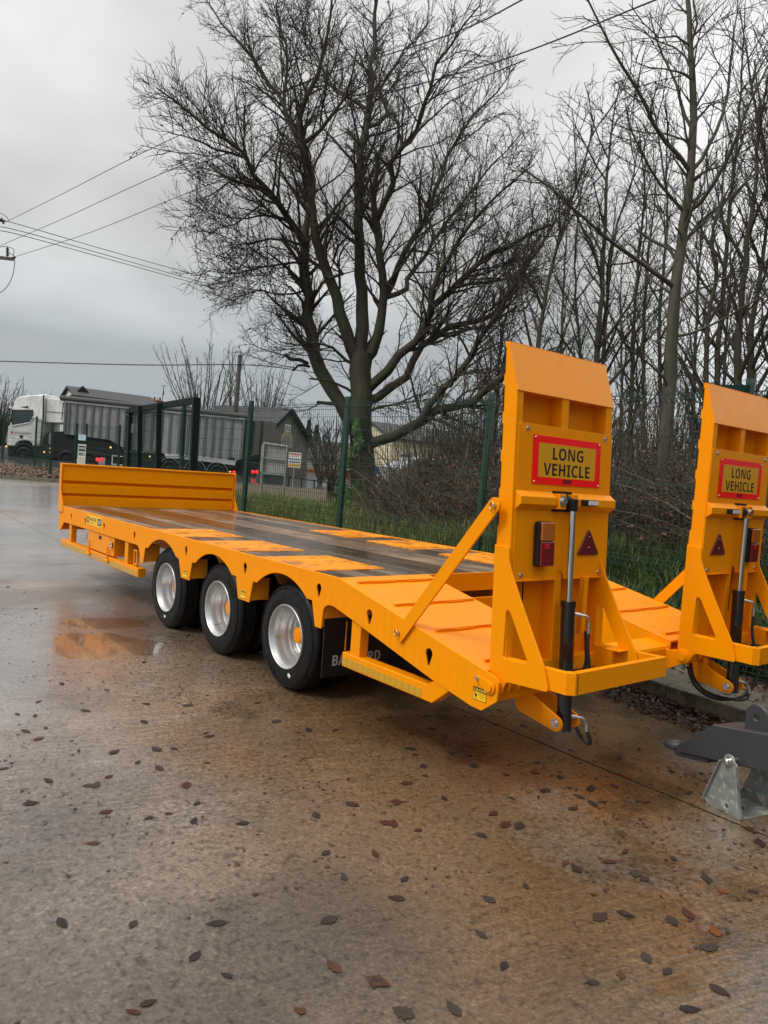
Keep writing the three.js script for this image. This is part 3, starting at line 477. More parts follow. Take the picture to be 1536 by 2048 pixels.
// wheels: dual tyres on deep dished rims
{
  const tp = [[0.232, 0.010], [0.250, 0.004], [0.290, 0.0], [0.330, 0.006], [0.360, 0.018], [0.374, 0.030], [0.3800, 0.040]];
  const w = 0.205, tyre = [];
  for (const [a, b] of tp) tyre.push(new THREE.Vector2(a, -b));
  for (let i = 0; i < 5; i++) { const c = 0.052 + i * 0.0235; tyre.push(new THREE.Vector2(0.384, -c), new THREE.Vector2(0.384, -(c + 0.016)), new THREE.Vector2(0.376, -(c + 0.018)), new THREE.Vector2(0.376, -(c + 0.0215))); }
  for (const [a, b] of tp.slice().reverse()) tyre.push(new THREE.Vector2(a, -(w - b)));
  const tyreG = uvBox(flat(new THREE.LatheGeometry(tyre, 64).rotateZ(Math.PI / 2)));
  const ridge = []; for (const r of [0.262, 0.345, 0.352]) ridge.push(new THREE.TorusGeometry(r, 0.0022, 6, 64).rotateY(Math.PI / 2).translate(r > 0.3 ? 0.012 - 0.004 : 0.002, 0, 0));
  const rimP = [[0.232, -0.016], [0.234, -0.004], [0.230, 0.002], [0.224, 0.0], [0.219, -0.010], [0.214, -0.022], [0.206, -0.034], [0.201, -0.055], [0.199, -0.072], [0.196, -0.095], [0.186, -0.108], [0.184, -0.135], [0.182, -0.140], [0.176, -0.150], [0.172, -0.162], [0.172, -0.180], [0.163, -0.192], [0.150, -0.196], [0.098, -0.176], [0.094, -0.184]].map(([a, b]) => new THREE.Vector2(a, b));
  const rimG = uvBox(flat(new THREE.LatheGeometry(rimP, 64).rotateZ(Math.PI / 2)));
  const discG = uvBox(flat(new THREE.LatheGeometry([[0.19, -0.16], [0.186, -0.178], [0.02, -0.172]].map(([a, b]) => new THREE.Vector2(a, b)), 32).rotateZ(Math.PI / 2)));
  const capP = [[0.0001, -0.098], [0.044, -0.100], [0.056, -0.106], [0.060, -0.118], [0.062, -0.152], [0.080, -0.158], [0.086, -0.175], [0.086, -0.21]].map(([a, b]) => new THREE.Vector2(a, b));
  const capG = uvBox(flat(new THREE.LatheGeometry(capP, 32).rotateZ(Math.PI / 2)));
  const valveG = uvBox(flat(tube([V3(0.105, -0.185, 0.012), V3(0.07, -0.198, 0.012), V3(0.045, -0.198, 0.012)], 0.004, 8, 6)));
  const markG = uvBox(flat(new THREE.BoxGeometry(0.0012, 0.024, 0.034)));
  const nuts = []; for (let i = 0; i < 6; i++) { const a = i * Math.PI / 3 + 0.3; nuts.push(new THREE.CylinderGeometry(0.013, 0.013, 0.03, 6).rotateZ(Math.PI / 2).translate(0.16, 0.114 * Math.cos(a), 0.114 * Math.sin(a))); }
  const nutG = uvBox(join(nuts)), ridgeG = uvBox(join(ridge));
  AXZ.forEach((z, i) => {
    for (const side of [0, 1]) for (const inner of [0, 1]) {
      const g = new THREE.Group(); g.name = 'wheel'; g.position.set(side ? W2 - 0.060 - inner * 0.232 : 0.060 + inner * 0.232, 0.384, z); g.rotation.y = side ? Math.PI : 0; trailer.add(g);
      const spin = 0.7 * i + 1.3 * side + inner; 
      const ty = inst('tyre', tyreG, M.rubber, g); inst('sidewall_rib', ridgeG, M.rubber, g);
      if (!inner) {
        const rm = inst('rim', rimG, M.silver, g); const cp = inst('hub_cap', capG, M.paintPlain, g); const va = inst('valve', valveG, M.brass, g); va.rotation.x = spin; cp.rotation.x = spin;
        if (!side && i !== 1) { const mk = inst('sidewall_mark', markG, M.white, g); mk.position.set(0.0, -0.274, i === 0 ? 0.018 : 0.088); mk.rotation.x = i === 0 ? 0 : 0.35; if (i) mk.position.y = -0.262; }
      } else inst('wheel_disc', discG, M.silver, g);
    }
    obj('axle', [rod(V3(0.2, 0.384, z), V3(2.3, 0.384, z), 0.065, 0.065, 16), box(0.80, 0.94, 0.44, 0.53, z - 0.3, z + 0.3, 0.01), box(1.56, 1.70, 0.44, 0.53, z - 0.3, z + 0.3, 0.01)], M.black, trailer);
  });
}
// raised letters low on the rear tyre's wall
{
  const font = await new FontLoader().loadAsync('fonts/droid/droid_sans_bold.typeface.json');
  for (const [k, zc, a0] of [['AUTO', AXZ[2], -0.42], ['AUTO', AXZ[1], 2.55]]) {
    const gs = []; [...k].forEach((ch, i) => { const g = new TextGeometry(ch, { font, size: 0.036, depth: 0.0022, curveSegments: 3, bevelEnabled: false }); g.center(); g.translate(0, 0.309, 0).rotateZ(Math.PI + a0 - i * 0.15).rotateY(-Math.PI / 2).translate(0.0585, 0.384, zc); gs.push(g); });
    obj('tyre_lettering', gs, M.rubber, trailer);
  }
}
// mud flaps
{
  const txFlap = canvasTex(512, 384, (x, w, h) => { x.fillStyle = '#131314'; x.fillRect(0, 0, w, h); x.fillStyle = '#b9babb'; x.font = 'bold 98px sans-serif'; x.textAlign = 'center'; x.save(); x.translate(256, 314); x.scale(0.86, 0.98); x.fillText('BARFORD', 0, 0); x.restore(); });
  for (const x0 of [0.022, 1.918]) {
    const g = new THREE.BoxGeometry(0.56, 0.395, 0.010).translate(x0 + 0.28, 0.4275, -0.145), p = g.attributes.position, uv = g.attributes.uv;
    for (let i = 0; i < p.count; i++) uv.setXY(i, (p.getX(i) - x0) / 0.56, (p.getY(i) - 0.23) / 0.395);
    const f = obj('mudflap', [g], std(0xffffff, 0.5, 0, { map: txFlap }), trailer, true);
    obj('mudflap_hanger', [box(x0, x0 + 0.56, 0.625, 0.74, -0.150, -0.140, 0.001), rod(V3(x0 + 0.17, 0.40, -0.13), V3(x0 + 0.17, 0.60, -0.13), 0.005, 0.005, 8), hexBolt(V3(x0 + 0.1, 0.655, -0.138), V3(0, 0, 1), 0.009, 0.012)], M.under, f);
  }
}
// side guards
for (const right of [false, true]) {
  const X = (a, b) => right ? [W2 - b, W2 - a] : [a, b];
  let [x0, x1] = X(0.004, 0.085);
  const g1 = obj('side_guard', [box(x0, x1, 0.393, 0.485, -6.346, -3.502, 0.006)], M.paintPlain, trailer);
  const [p0, p1] = X(0.0135, 0.080);
  for (const z of [-6.012, -3.944]) obj('guard_post', [box(p0, p1, 0.485, 0.716, z, z + 0.098, 0.004)], M.paintPlain, g1);
  const [q0, q1] = X(0.0022, 0.0038);
  for (let k = 0; k < 22; k++) obj('reflective_tape', [box(q0, q1, 0.404, 0.452, -6.32 + k * 0.1275, -6.32 + k * 0.1275 + 0.123, 0)], M.tape, g1);
  if (!right) obj('bracket_loop', [box(0.03, 0.05, 0.50, 0.515, -3.72, -3.62, 0.002), box(0.03, 0.05, 0.64, 0.655, -3.72, -3.62, 0.002), box(0.03, 0.05, 0.515, 0.64, -3.72, -3.70, 0.002), box(0.03, 0.05, 0.515, 0.64, -3.64, -3.62, 0.002)], M.paintPlain, g1);
  // rear guard: bar, post and the cranked end that runs up to the tail
  [x0, x1] = X(0.004, 0.082);
  const crank = [[0.098, 0.462], [0.900, 0.466], [0.945, 0.500], [1.065, 0.476], [1.055, 0.462], [0.945, 0.376], [0.100, 0.373]];
  const g2 = obj('side_guard', [slabZY(crank, x0, x1, [], 0.004)], M.paintPlain, trailer);
  obj('guard_post', [box(p0, p1, 0.461, 0.70, 0.166, 0.262, 0.004)], M.paintPlain, g2);
  for (let k = 0; k < 14; k++) obj('reflective_tape', [box(q0, q1, 0.384, 0.432, 0.104 + k * 0.0540, 0.104 + k * 0.0540 + 0.0505, 0)], M.tape, g2);
}
// toolbox with latches and T handles
{
  const tb = obj('toolbox', [slabXYbox(-5.222, -4.298)], M.paintPlain, trailer);
  function slabXYbox(z0, z1) { return box(0.018, 0.46, 0.502, 0.713, z0, z1, 0.005); }
  obj('toolbox_door', [box(0.0135, 0.0175, 0.504, 0.711, -5.19, -4.42, 0.001)], M.paintPlain, tb);
  obj('grab_hole', [box(0.0115, 0.0132, 0.645, 0.688, -4.81, -4.72, 0.0005)], M.black, tb);
  for (const z of [-5.262, -4.335]) obj('latch', [box(-0.002, 0.012, 0.60, 0.66, z - 0.02, z + 0.02, 0.002), new THREE.TorusGeometry(0.020, 0.0045, 6, 16).rotateY(Math.PI / 2).translate(-0.006, 0.605, z), new THREE.TorusGeometry(0.014, 0.004, 6, 16).rotateX(0.7).translate(-0.006, 0.645, z)], M.zinc, tb);
  for (const z of [-5.093, -4.431]) obj('drop_handle', [rod(V3(-0.008, 0.452, z), V3(-0.008, 0.605, z), 0.009, 0.009, 8), rod(V3(-0.012, 0.446, z - 0.055), V3(-0.012, 0.446, z + 0.055), 0.013, 0.013, 8)], M.paintPlain, tb);
}
// loading ramps, raised nearly upright on the tail hinge
function bevelRib(x0, x1) { return slabZY([[-0.049, 0.02], [0.044, 0.02], [0.044, 1.487], [-0.0245, 1.708], [-0.036, 1.716], [-0.049, 1.716]], x0, x1, [], 0.003); }
const txSign = canvasTex(1024, 448, (x, w, h) => {
  x.fillStyle = '#ff0006'; x.fillRect(0, 0, w, h); x.fillStyle = '#d69a04'; x.fillRect(80, 66, w - 160, h - 132);
  x.fillStyle = '#15120c'; x.textAlign = 'center'; x.font = 'bold 158px sans-serif';
  x.save(); x.translate(512, 212); x.scale(1.12, 1); x.fillText('LONG', 0, 0); x.restore(); x.save(); x.translate(512, 362); x.scale(1.12, 1); x.fillText('VEHICLE', 0, 0, 720); x.restore();
  x.fillStyle = '#4a0a0c'; x.fillRect(448, 392, 132, 40); x.fillStyle = '#e01a1e'; x.font = 'bold 30px sans-serif'; x.fillText('S abel', 514, 422);
});
const matSign = std(0xffffff, 0.3, 0, { map: txSign });
function makeRamp(X, dz, right) {
  const mx = (x) => right ? 0.8 - x : x, mr = (a, b) => right ? [0.8 - b, 0.8 - a] : [a, b];
  const g = new THREE.Group(); g.name = 'loading_ramp'; g.position.set(X, 0.577, 1.361 + dz); g.rotation.x = right ? 0.010 : -0.040; trailer.add(g);
  // frame: three ribs, running plate on the bed side, top wedge plate
  obj('ramp_frame', [bevelRib(0.0, 0.05), bevelRib(0.357, 0.412), bevelRib(0.745, 0.80), box(0.05, 0.745, 0.03, 1.712, -0.0485, -0.040, 0.001), box(0.05, 0.745, 1.470, 1.482, -0.0395, 0.0405, 0.001), box(0.05, 0.745, 0.03, 0.105, -0.0395, 0.043, 0.003)], M.paintPlain, g);
  const wedge = slabZY([[0.0440, 1.468], [0.0500, 1.470], [-0.0195, 1.7135], [-0.0255, 1.711]], -0.003, 0.803, [], 0.0015);
  obj('wedge_plate', [wedge, bar(V3(0.0, 1.715, -0.036), V3(0.8, 1.715, -0.036), 0.028, 0.008)], M.paintWet, g);
  for (let k = 0; k < 4; k++) obj('grip_bar', [box(0.004, 0.796, 0.30 + k * 0.40, 0.315 + k * 0.40, -0.0525, -0.0495, 0.001)], M.paintPlain, g);
  for (let k = 0; k < 5; k++) obj('edge_strip', [box(-0.0035, 0.0, 0.80 + k * 0.19, 0.93 + k * 0.19, -0.046, -0.040, 0.0)], M.black, g);
  // slots between the running plate and the ribs show as dark slits
  for (const x of [0.20, 0.585]) obj('weld_slit', [box(x, x + 0.008, 0.25, 0.52, -0.0395, -0.0375, 0)], M.black, g);
  // light panel
  const pn = [[0.018, 0.527], [0.352, 0.527], [0.358, 0.55], [0.368, 0.566], [0.385, 0.573], [0.402, 0.566], [0.415, 0.548], [0.42, 0.527], [0.792, 0.527], [0.798, 0.533], [0.798, 1.302], [0.785, 1.316], [0.032, 1.316], [0.018, 1.302]].map(([a, b]) => [mx(a), b]);
  if (right) pn.reverse();
  const panel = obj('light_panel', [slabXY(pn, 0.0450, 0.0490, [], 0.0008), box(0.03, 0.77, 1.3095, 1.3155, 0.030, 0.0445, 0.001), box(...mr(0.02, 0.35), 0.5255, 0.5315, 0.0495, 0.062, 0.001), box(...mr(0.425, 0.79), 0.5255, 0.5315, 0.0495, 0.062, 0.001)], M.paintPlain, g);
  for (const [x, v] of [[0.085, 1.290], [0.735, 1.290], [0.080, 0.556], [0.725, 0.556]]) obj('bolt', [hexBolt(V3(mx(x), v, 0.0535), V3(0, 0, 1), 0.0095, 0.010)], M.zinc, panel);
  // warning sign
  const sg = new THREE.BoxGeometry(0.564, 0.246, 0.0022).translate(0.410, 1.140, 0.0520);
  { const p = sg.attributes.position, uv = sg.attributes.uv; for (let i = 0; i < p.count; i++) uv.setXY(i, (p.getX(i) - 0.128) / 0.564, (p.getY(i) - 1.017) / 0.246); }
  const sign = obj('warning_sign', [sg], matSign, g, true); sign.position.x = right ? -0.018 : 0;
  for (const [x, v] of [[0.142, 1.252], [0.678, 1.252], [0.142, 1.028], [0.678, 1.028]]) obj('rivet', [new THREE.SphereGeometry(0.006, 8, 6).translate(x, v, 0.0535)], M.zinc, sign);
  // folded cross bar carrying the number plate lamp
  const cb = [[0.0492, 0.884], [0.0492, 0.980], [0.086, 0.950], [0.086, 0.913]];
  const xb = obj('lamp_bar', [slabZY(cb, ...mr(0.015, 0.293), [], 0.002), slabZY(cb, ...mr(0.455, 0.806), [], 0.002)], M.paintPlain, g);
  for (const [a, b] of [[0.30, 0.356], [0.425, 0.452]]) obj('clevis', [box(...mr(a, b), 0.892, 0.972, 0.0495, 0.096, 0.003)], M.paintPlain, xb);
  obj('clevis_back', [box(...mr(0.2935, 0.4545), 0.880, 0.986, 0.0492, 0.0535, 0)], M.black, xb);
  obj('clevis_bolt', [hexBolt(V3(mx(0.328), 0.934, 0.104), V3(0, 0, 1), 0.019, 0.016)], M.zinc, xb);
  obj('rod_eye', [new THREE.TorusGeometry(0.021, 0.013, 10, 20).rotateY(Math.PI / 2).scale(1.3, 1, 1).translate(mx(0.391), 0.93, 0.075)], M.black, xb);
  const nl = mx(0.556);
  const lamp = obj('number_lamp', [box(nl - 0.066, nl + 0.056, 0.916, 0.948, 0.0865, 0.112, 0.006)], M.black, xb); obj('lamp_glass', [box(nl - 0.034, nl + 0.050, 0.921, 0.943, 0.1125, 0.1165, 0.001)], M.clearLens, lamp);
  // tail lamp and reflector
  const lx = mx(0.216), tl = obj('tail_lamp', [box(lx - 0.056, lx + 0.056, 0.598, 0.828, 0.0495, 0.090, 0.014)], M.black, g);
  obj('amber_lens', [box(lx - 0.050, lx + 0.054, 0.729, 0.824, 0.0905, 0.104, 0.009)], M.amber, tl);
  obj('red_lens', [box(lx - 0.050, lx + 0.054, 0.602, 0.727, 0.0905, 0.104, 0.009)], M.redLens, tl);
  obj('brake_lens', [box(lx - 0.030, lx + 0.012, 0.690, 0.716, 0.1045, 0.107, 0.001)], M.redBright, tl);
  const tx = mx(0.617); const tri = []; const tc = [[tx - 0.080, 0.660], [tx + 0.080, 0.660], [tx, 0.776]];
  for (let i = 0; i < 3; i++) { const [cx, cy] = tc[i]; const base = [-Math.PI * 5 / 6, -Math.PI / 6, Math.PI / 2][i]; for (let k = -2; k <= 2; k++) tri.push([cx + 0.010 * Math.cos(base + k * 0.5), cy + 0.010 * Math.sin(base + k * 0.5)]); }
  const rf = obj('triangle_reflector', [slabXY(tri, 0.0495, 0.058, [], 0.002)], M.reflector, g);
  for (const v of [0.692, 0.750]) obj('screw', [new THREE.SphereGeometry(0.004, 8, 6).translate(tx, v, 0.0585)], M.zinc, rf);
  // side gussets
  const e = (y, z) => { const dy = y - 0.577, dzz = z - 1.361, c = Math.cos(-0.04), s = Math.sin(-0.04); return [-s * dy + c * dzz, c * dy + s * dzz]; };
  const out = [e(1.278, 1.284), e(1.276, 1.372), e(1.270, 1.379), e(1.20, 1.388), e(1.15, 1.408), e(1.10, 1.436), e(0.963, 1.514), e(0.747, 1.645), e(0.66, 1.676), e(0.642, 1.679), e(0.632, 1.670), e(0.616, 1.44), e(0.606, 1.422), e(0.575, 1.410), e(0.551, 1.403), e(0.540, 1.388), e(0.533, 1.361), e(0.545, 1.332), e(0.577, 1.318), e(0.637, 1.311)].reverse();
  const hole = [e(0.952, 1.391), e(0.964, 1.397), e(0.966, 1.406), e(0.955, 1.420), e(0.750, 1.545), e(0.738, 1.548), e(0.733, 1.540), e(0.727, 1.408), e(0.735, 1.394)];
  for (const x of [-0.0125, 0.738]) obj('side_gusset', [slabZY(out, x, x + 0.012, [hole])], M.paintPlain, g);
  // hinge lugs and pin
  obj('hinge_lug', [0.03, 0.10, 0.70, 0.77].map((x) => rod(V3(x, 0, 0), V3(x + 0.022, 0, 0), 0.045, 0.045, 20)), M.paintPlain, g);
  // bumper frame round the cylinder
  const fb = (x0, x1, z0, z1) => box(x0, x1, 0.048, 0.152, z0, z1, 0.004);
  obj('bumper_frame', [fb(0.004, 0.036, 0.045, 0.385), fb(0.765, 0.797, 0.045, 0.405), fb(0.040, 0.800, 0.405, 0.440), slabXZ([[0.004, 0.384], [0.036, 0.384], [0.058, 0.406], [0.058, 0.440], [0.034, 0.440], [0.004, 0.410]], 0.048, 0.152)], M.paintPlain, g);
  obj('frame_tab', [box(0.66, 0.78, 0.150, 0.158, 0.16, 0.25, 0.003)], M.paintPlain, g);
  return g;
}
function slabXZ(pts, y0, y1, bev = 0.002) { const g = new THREE.ExtrudeGeometry(shapeOf(pts.map(([x, z]) => [x, -z])), { depth: y1 - y0 - 2 * bev, bevelEnabled: bev > 0, bevelThickness: bev, bevelSize: bev, bevelOffset: -bev, bevelSegments: 1 }); return g.rotateX(-Math.PI / 2).translate(0, y0 + bev, 0); }
makeRamp(0.05, 0, false);
makeRamp(1.70, 0.072, true);
// cylinders, their arms and hoses
function makeCylinder(dx, dz, right) {
  const P = (x, y, z) => V3(x + dx, y, z + dz + (right ? 0.05 * Math.max(0, y - 0.577) : 0)), ax = [P(0.445, 0.344, 1.486), P(0.445, 0.985, 1.453), P(0.445, 1.478, 1.432)];
  const c = obj('hydraulic_cylinder', [rod(ax[0], ax[1], 0.037, 0.037, 28), rod(P(0.445, 0.970, 1.4535), P(0.445, 1.0, 1.452), 0.0405, 0.0405, 28), rod(P(0.445, 0.33, 1.4865), P(0.445, 0.42, 1.482), 0.0395, 0.0395, 24)], M.blackGloss, trailer);
  obj('piston_rod', [rod(ax[1], P(0.445, 1.47, 1.432), 0.0185, 0.0185, 24)], M.chrome, c);
  obj('rod_end', [box(0.425 + dx, 0.465 + dx, 1.465, 1.53, 1.415 + dz, 1.452 + dz, 0.006)], M.black, c);
  obj('hose_fitting', [rod(P(0.47, 0.935, 1.475), P(0.50, 0.93, 1.495), 0.011, 0.011, 10), tube([P(0.50, 0.93, 1.495), P(0.525, 0.925, 1.512), P(0.538, 0.905, 1.520), P(0.540, 0.875, 1.520)], 0.0075, 16, 8), rod(P(0.540, 0.885, 1.520), P(0.541, 0.835, 1.522), 0.0105, 0.0105, 10)], M.zinc, c);
  obj('hose_fitting', [rod(P(0.47, 0.40, 1.50), P(0.50, 0.398, 1.515), 0.011, 0.011, 10), tube([P(0.50, 0.398, 1.515), P(0.528, 0.392, 1.535), P(0.545, 0.372, 1.546), P(0.550, 0.350, 1.550)], 0.0078, 16, 8), rod(P(0.55, 0.352, 1.550), P(0.553, 0.325, 1.552), 0.0115, 0.0115, 10)], M.zinc, c);
  const h1 = right ? [P(0.541, 0.84, 1.522), P(0.548, 0.72, 1.53), P(0.575, 0.58, 1.56), P(0.60, 0.42, 1.57), P(0.55, 0.30, 1.52), P(0.40, 0.27, 1.42), P(0.22, 0.36, 1.36), P(0.10, 0.50, 1.36)]
    : [P(0.541, 0.84, 1.522), P(0.542, 0.76, 1.524), P(0.555, 0.68, 1.53), P(0.575, 0.60, 1.52), P(0.57, 0.54, 1.46), P(0.53, 0.52, 1.38)];
  obj('hose', [tube(h1, 0.0095, 40, 8)], M.hose, c);
  const h2 = right ? [P(0.553, 0.33, 1.552), P(0.54, 0.285, 1.54), P(0.44, 0.28, 1.45), P(0.30, 0.33, 1.38), P(0.17, 0.44, 1.36), P(0.13, 0.52, 1.36)]
    : [P(0.553, 0.33, 1.552), P(0.565, 0.285, 1.565), P(0.575, 0.258, 1.562), P(0.572, 0.262, 1.53), P(0.55, 0.32, 1.49), P(0.53, 0.40, 1.44), P(0.52, 0.47, 1.38)];
  obj('hose', [tube(h2, 0.0095, 40, 8)], M.hose, c);
  if (!right) obj('hose', [tube([P(0.607, 0.83, 1.46), P(0.607, 0.74, 1.47), P(0.600, 0.66, 1.48), P(0.575, 0.58, 1.46), P(0.52, 0.52, 1.40)], 0.0095, 30, 8)], M.hose, c);
  obj('hose_guide', [box(0.590 + dx, 0.625 + dx, 0.81, 1.12, 1.405 + dz, 1.440 + dz, 0.004)], M.paintPlain, c);
  const prof = [[1.215, 0.402], [1.225, 0.380], [1.245, 0.370], [1.478, 0.335], ...arcPts(1.490, 0.374, 0.040, -Math.PI * 0.6, Math.PI * 0.33, 8), [1.31, 0.485], [1.25, 0.49], [1.21, 0.48]].map(([z, y]) => [z + dz, y]);
  for (const x of [0.366, 0.508]) { const a = obj('cylinder_arm', [slabZY(prof, x + dx, x + dx + 0.014)], M.paintPlain, trailer); if (x < 0.4) obj('arm_bolt', [hexBolt(P(0.357, 0.377, 1.488), V3(-1, 0, 0), 0.017, 0.018)], M.zinc, a); }
}
makeCylinder(0, 0, false);
makeCylinder(1.655, 0.072, true);
// hinge pins with keeper plates, struts
for (const right of [false, true]) {
  const x = right ? 2.514 : -0.004, s = right ? 1 : -1, k = slabZY([...arcPts(1.361, 0.577, 0.036, -Math.PI * 0.62, Math.PI * 0.28, 8), [1.285, 0.618], ...arcPts(1.281, 0.603, 0.014, Math.PI * 0.5, Math.PI * 1.2, 4)], Math.min(x, x + s * 0.008), Math.max(x, x + s * 0.008));
  const pin = obj('hinge_pin', [k, rod(V3(right ? 1.73 : -0.022, 0.577, 1.361), V3(right ? 2.522 : 0.80, 0.577, 1.361), 0.022, 0.022, 18), rod(V3(right ? 1.70 : 0.79, 0.577, 1.361), V3(right ? 1.71 : 0.80, 0.577, 1.361), 0.03, 0.03, 18)], M.paintPlain, trailer);
  obj('bolt', [hexBolt(V3(right ? 2.526 : -0.016, 0.603, 1.281), V3(s, 0, 0), 0.010, 0.012)], M.zinc, pin);
}
{ // inner lug of the second ramp hinge
  const lug = slabZY([[1.20, 0.615], [1.36, 0.60], ...arcPts(1.433, 0.577, 0.046, Math.PI * 0.5, -Math.PI * 0.5, 8), [1.30, 0.455], [1.20, 0.47]], 1.672, 1.686);
  obj('hinge_lug', [lug, rod(V3(1.655, 0.577, 1.433), V3(1.72, 0.577, 1.433), 0.024, 0.024, 18), rod(V3(1.662, 0.577, 1.433), V3(1.6715, 0.577, 1.433), 0.034, 0.034, 18)], M.paintPlain, trailer);
  for (const [x, z] of [[0.7765, 1.361], [0.048, 1.361]]) obj('hinge_lug', [rod(V3(x - 0.012, 0.577, z), V3(x, 0.577, z), 0.044, 0.044, 20)], M.paintPlain, trailer);
}
for (const right of [false, true]) {
  const f = right ? (x) => W2 - x : (x) => x, dz = right ? 0.07 : 0, a = V3(f(-0.012), 0.698, 0.668 + dz * 0.3), b = V3(f(-0.006), 1.472, 1.301 + dz);
  const d = b.clone().sub(a).normalize(), a2 = a.clone().addScaledVector(d, -0.035), b2 = b.clone().addScaledVector(d, 0.008);
  const st = obj('ramp_strut', [bar(a2, b2, 0.012, 0.074, V3(0, -d.z, d.y)), rod(b.clone().add(V3(-0.006, 0, 0)), b.clone().add(V3(0.006, 0, 0)), 0.0369, 0.0369, 24).translate(0, 0.006, 0.005)], M.paintPlain, trailer);
  if (!right) for (const p of [a.clone().add(V3(-0.014, 0.004, -0.022)), b.clone().add(V3(-0.012, 0, 0))]) obj('pin_clip', [rod(p.clone().add(V3(-0.004, 0, 0.012)), p.clone().add(V3(0.02, 0, 0.012)), 0.011, 0.011, 12), new THREE.TorusGeometry(0.020, 0.003, 6, 20).rotateY(Math.PI / 2 - 0.35).translate(p.x - 0.006, p.y, p.z)], M.brass, st);
}
// ---------- grey drawbar of another trailer, on its galvanised prop stand ----------
{
  const A = Math.atan2(-0.24, 1) ;                              // its heading, close to the yard's length
  const root = thing('trailer_drawbar', 'dark grey drawbar with towing eye on a galvanised prop stand at the right edge', 'drawbar', [1.0, 0, 2.1], A);
  // local frame: z along the bar, x across, the stand's outer plate at x = 0
  const pitch = new THREE.Group(); pitch.name = 'drawbar_beam'; pitch.position.set(0.04, 0.335, 0); pitch.rotation.x = -0.185; root.add(pitch);
  const prof = [[-0.40, -0.088], [1.6, -0.088], [1.6, 0.094], [-0.145, 0.094], [-0.40, -0.055]].map(([z, y]) => [z, y]);
  obj('beam_body', [slabZY(prof, 0, 0.20, [], 0.005)], M.grey, pitch);
  obj('tongue_plate', [slabXZ([[0.02, -0.215], [0.18, -0.215], [0.18, -0.42], [0.145, -0.47], [0.055, -0.47], [0.02, -0.42]], -0.118, -0.090, 0.004)], M.grey, pitch);
  obj('towing_eye', [new THREE.TorusGeometry(0.047, 0.021, 12, 32).rotateX(Math.PI / 2).scale(1, 1.05, 1).translate(0.10, -0.075, -0.495), box(0.07, 0.13, -0.094, -0.054, -0.46, -0.385, 0.008)], M.grey, pitch);
  const hole = arcPts(0.075, 0.155, 0.017, 0, -Math.PI * 2 * 15 / 16, 15);
  obj('lifting_lug', [slabZY([[0.0, 0.0905], [0.15, 0.0905], ...arcPts(0.075, 0.155, 0.064, -0.1, Math.PI + 0.1, 14)], 0.055, 0.075, [hole], 0.002)], M.grey, pitch);
  // the stand: two triangular plates with folded edges, joined at the foot
  const st = new THREE.Group(); st.name = 'prop_stand'; root.add(st);
  const plate = (x) => { const pl = [[-0.140, 0.03], [-0.118, 0.0], [0.078, 0.0], [0.088, 0.02], [0.036, 0.264], ...arcPts(-0.012, 0.268, 0.034, 0.1, Math.PI - 0.1, 8), [-0.052, 0.262]]; const h = arcPts(-0.004, 0.040, 0.0115, 0, -Math.PI * 2 * 11 / 12, 11); return slabZY(pl, x, x + 0.006, [h], 0.0015); };
  for (const x of [0, 0.272]) obj('stand_plate', [plate(x)], M.galv, st);
  for (const x of [-0.0205, 0.2785]) obj('plate_flange', [bar(V3(x + 0.009, 0.0, -0.118), V3(x + 0.009, 0.0, 0.078), 0.018, 0.006), bar(V3(x + 0.009, 0.025, -0.139), V3(x + 0.009, 0.258, -0.053), 0.018, 0.005), bar(V3(x + 0.009, 0.018, 0.089), V3(x + 0.009, 0.258, 0.040), 0.018, 0.005)], M.galv, st);
  obj('stand_foot', [box(0.006, 0.272, -0.002, 0.004, -0.115, 0.076, 0.001), box(0.006, 0.272, 0.004, 0.05, -0.126, -0.121, 0.001)], M.galv, st);
  obj('stand_pin', [rod(V3(-0.022, 0.268, -0.012), V3(0.295, 0.268, -0.012), 0.014, 0.014, 18), new THREE.SphereGeometry(0.017, 18, 10).scale(0.6, 1, 1).translate(-0.022, 0.268, -0.012), rod(V3(-0.006, 0.268, -0.012), V3(-0.001, 0.268, -0.012), 0.024, 0.024, 18)], M.zinc, st);
}
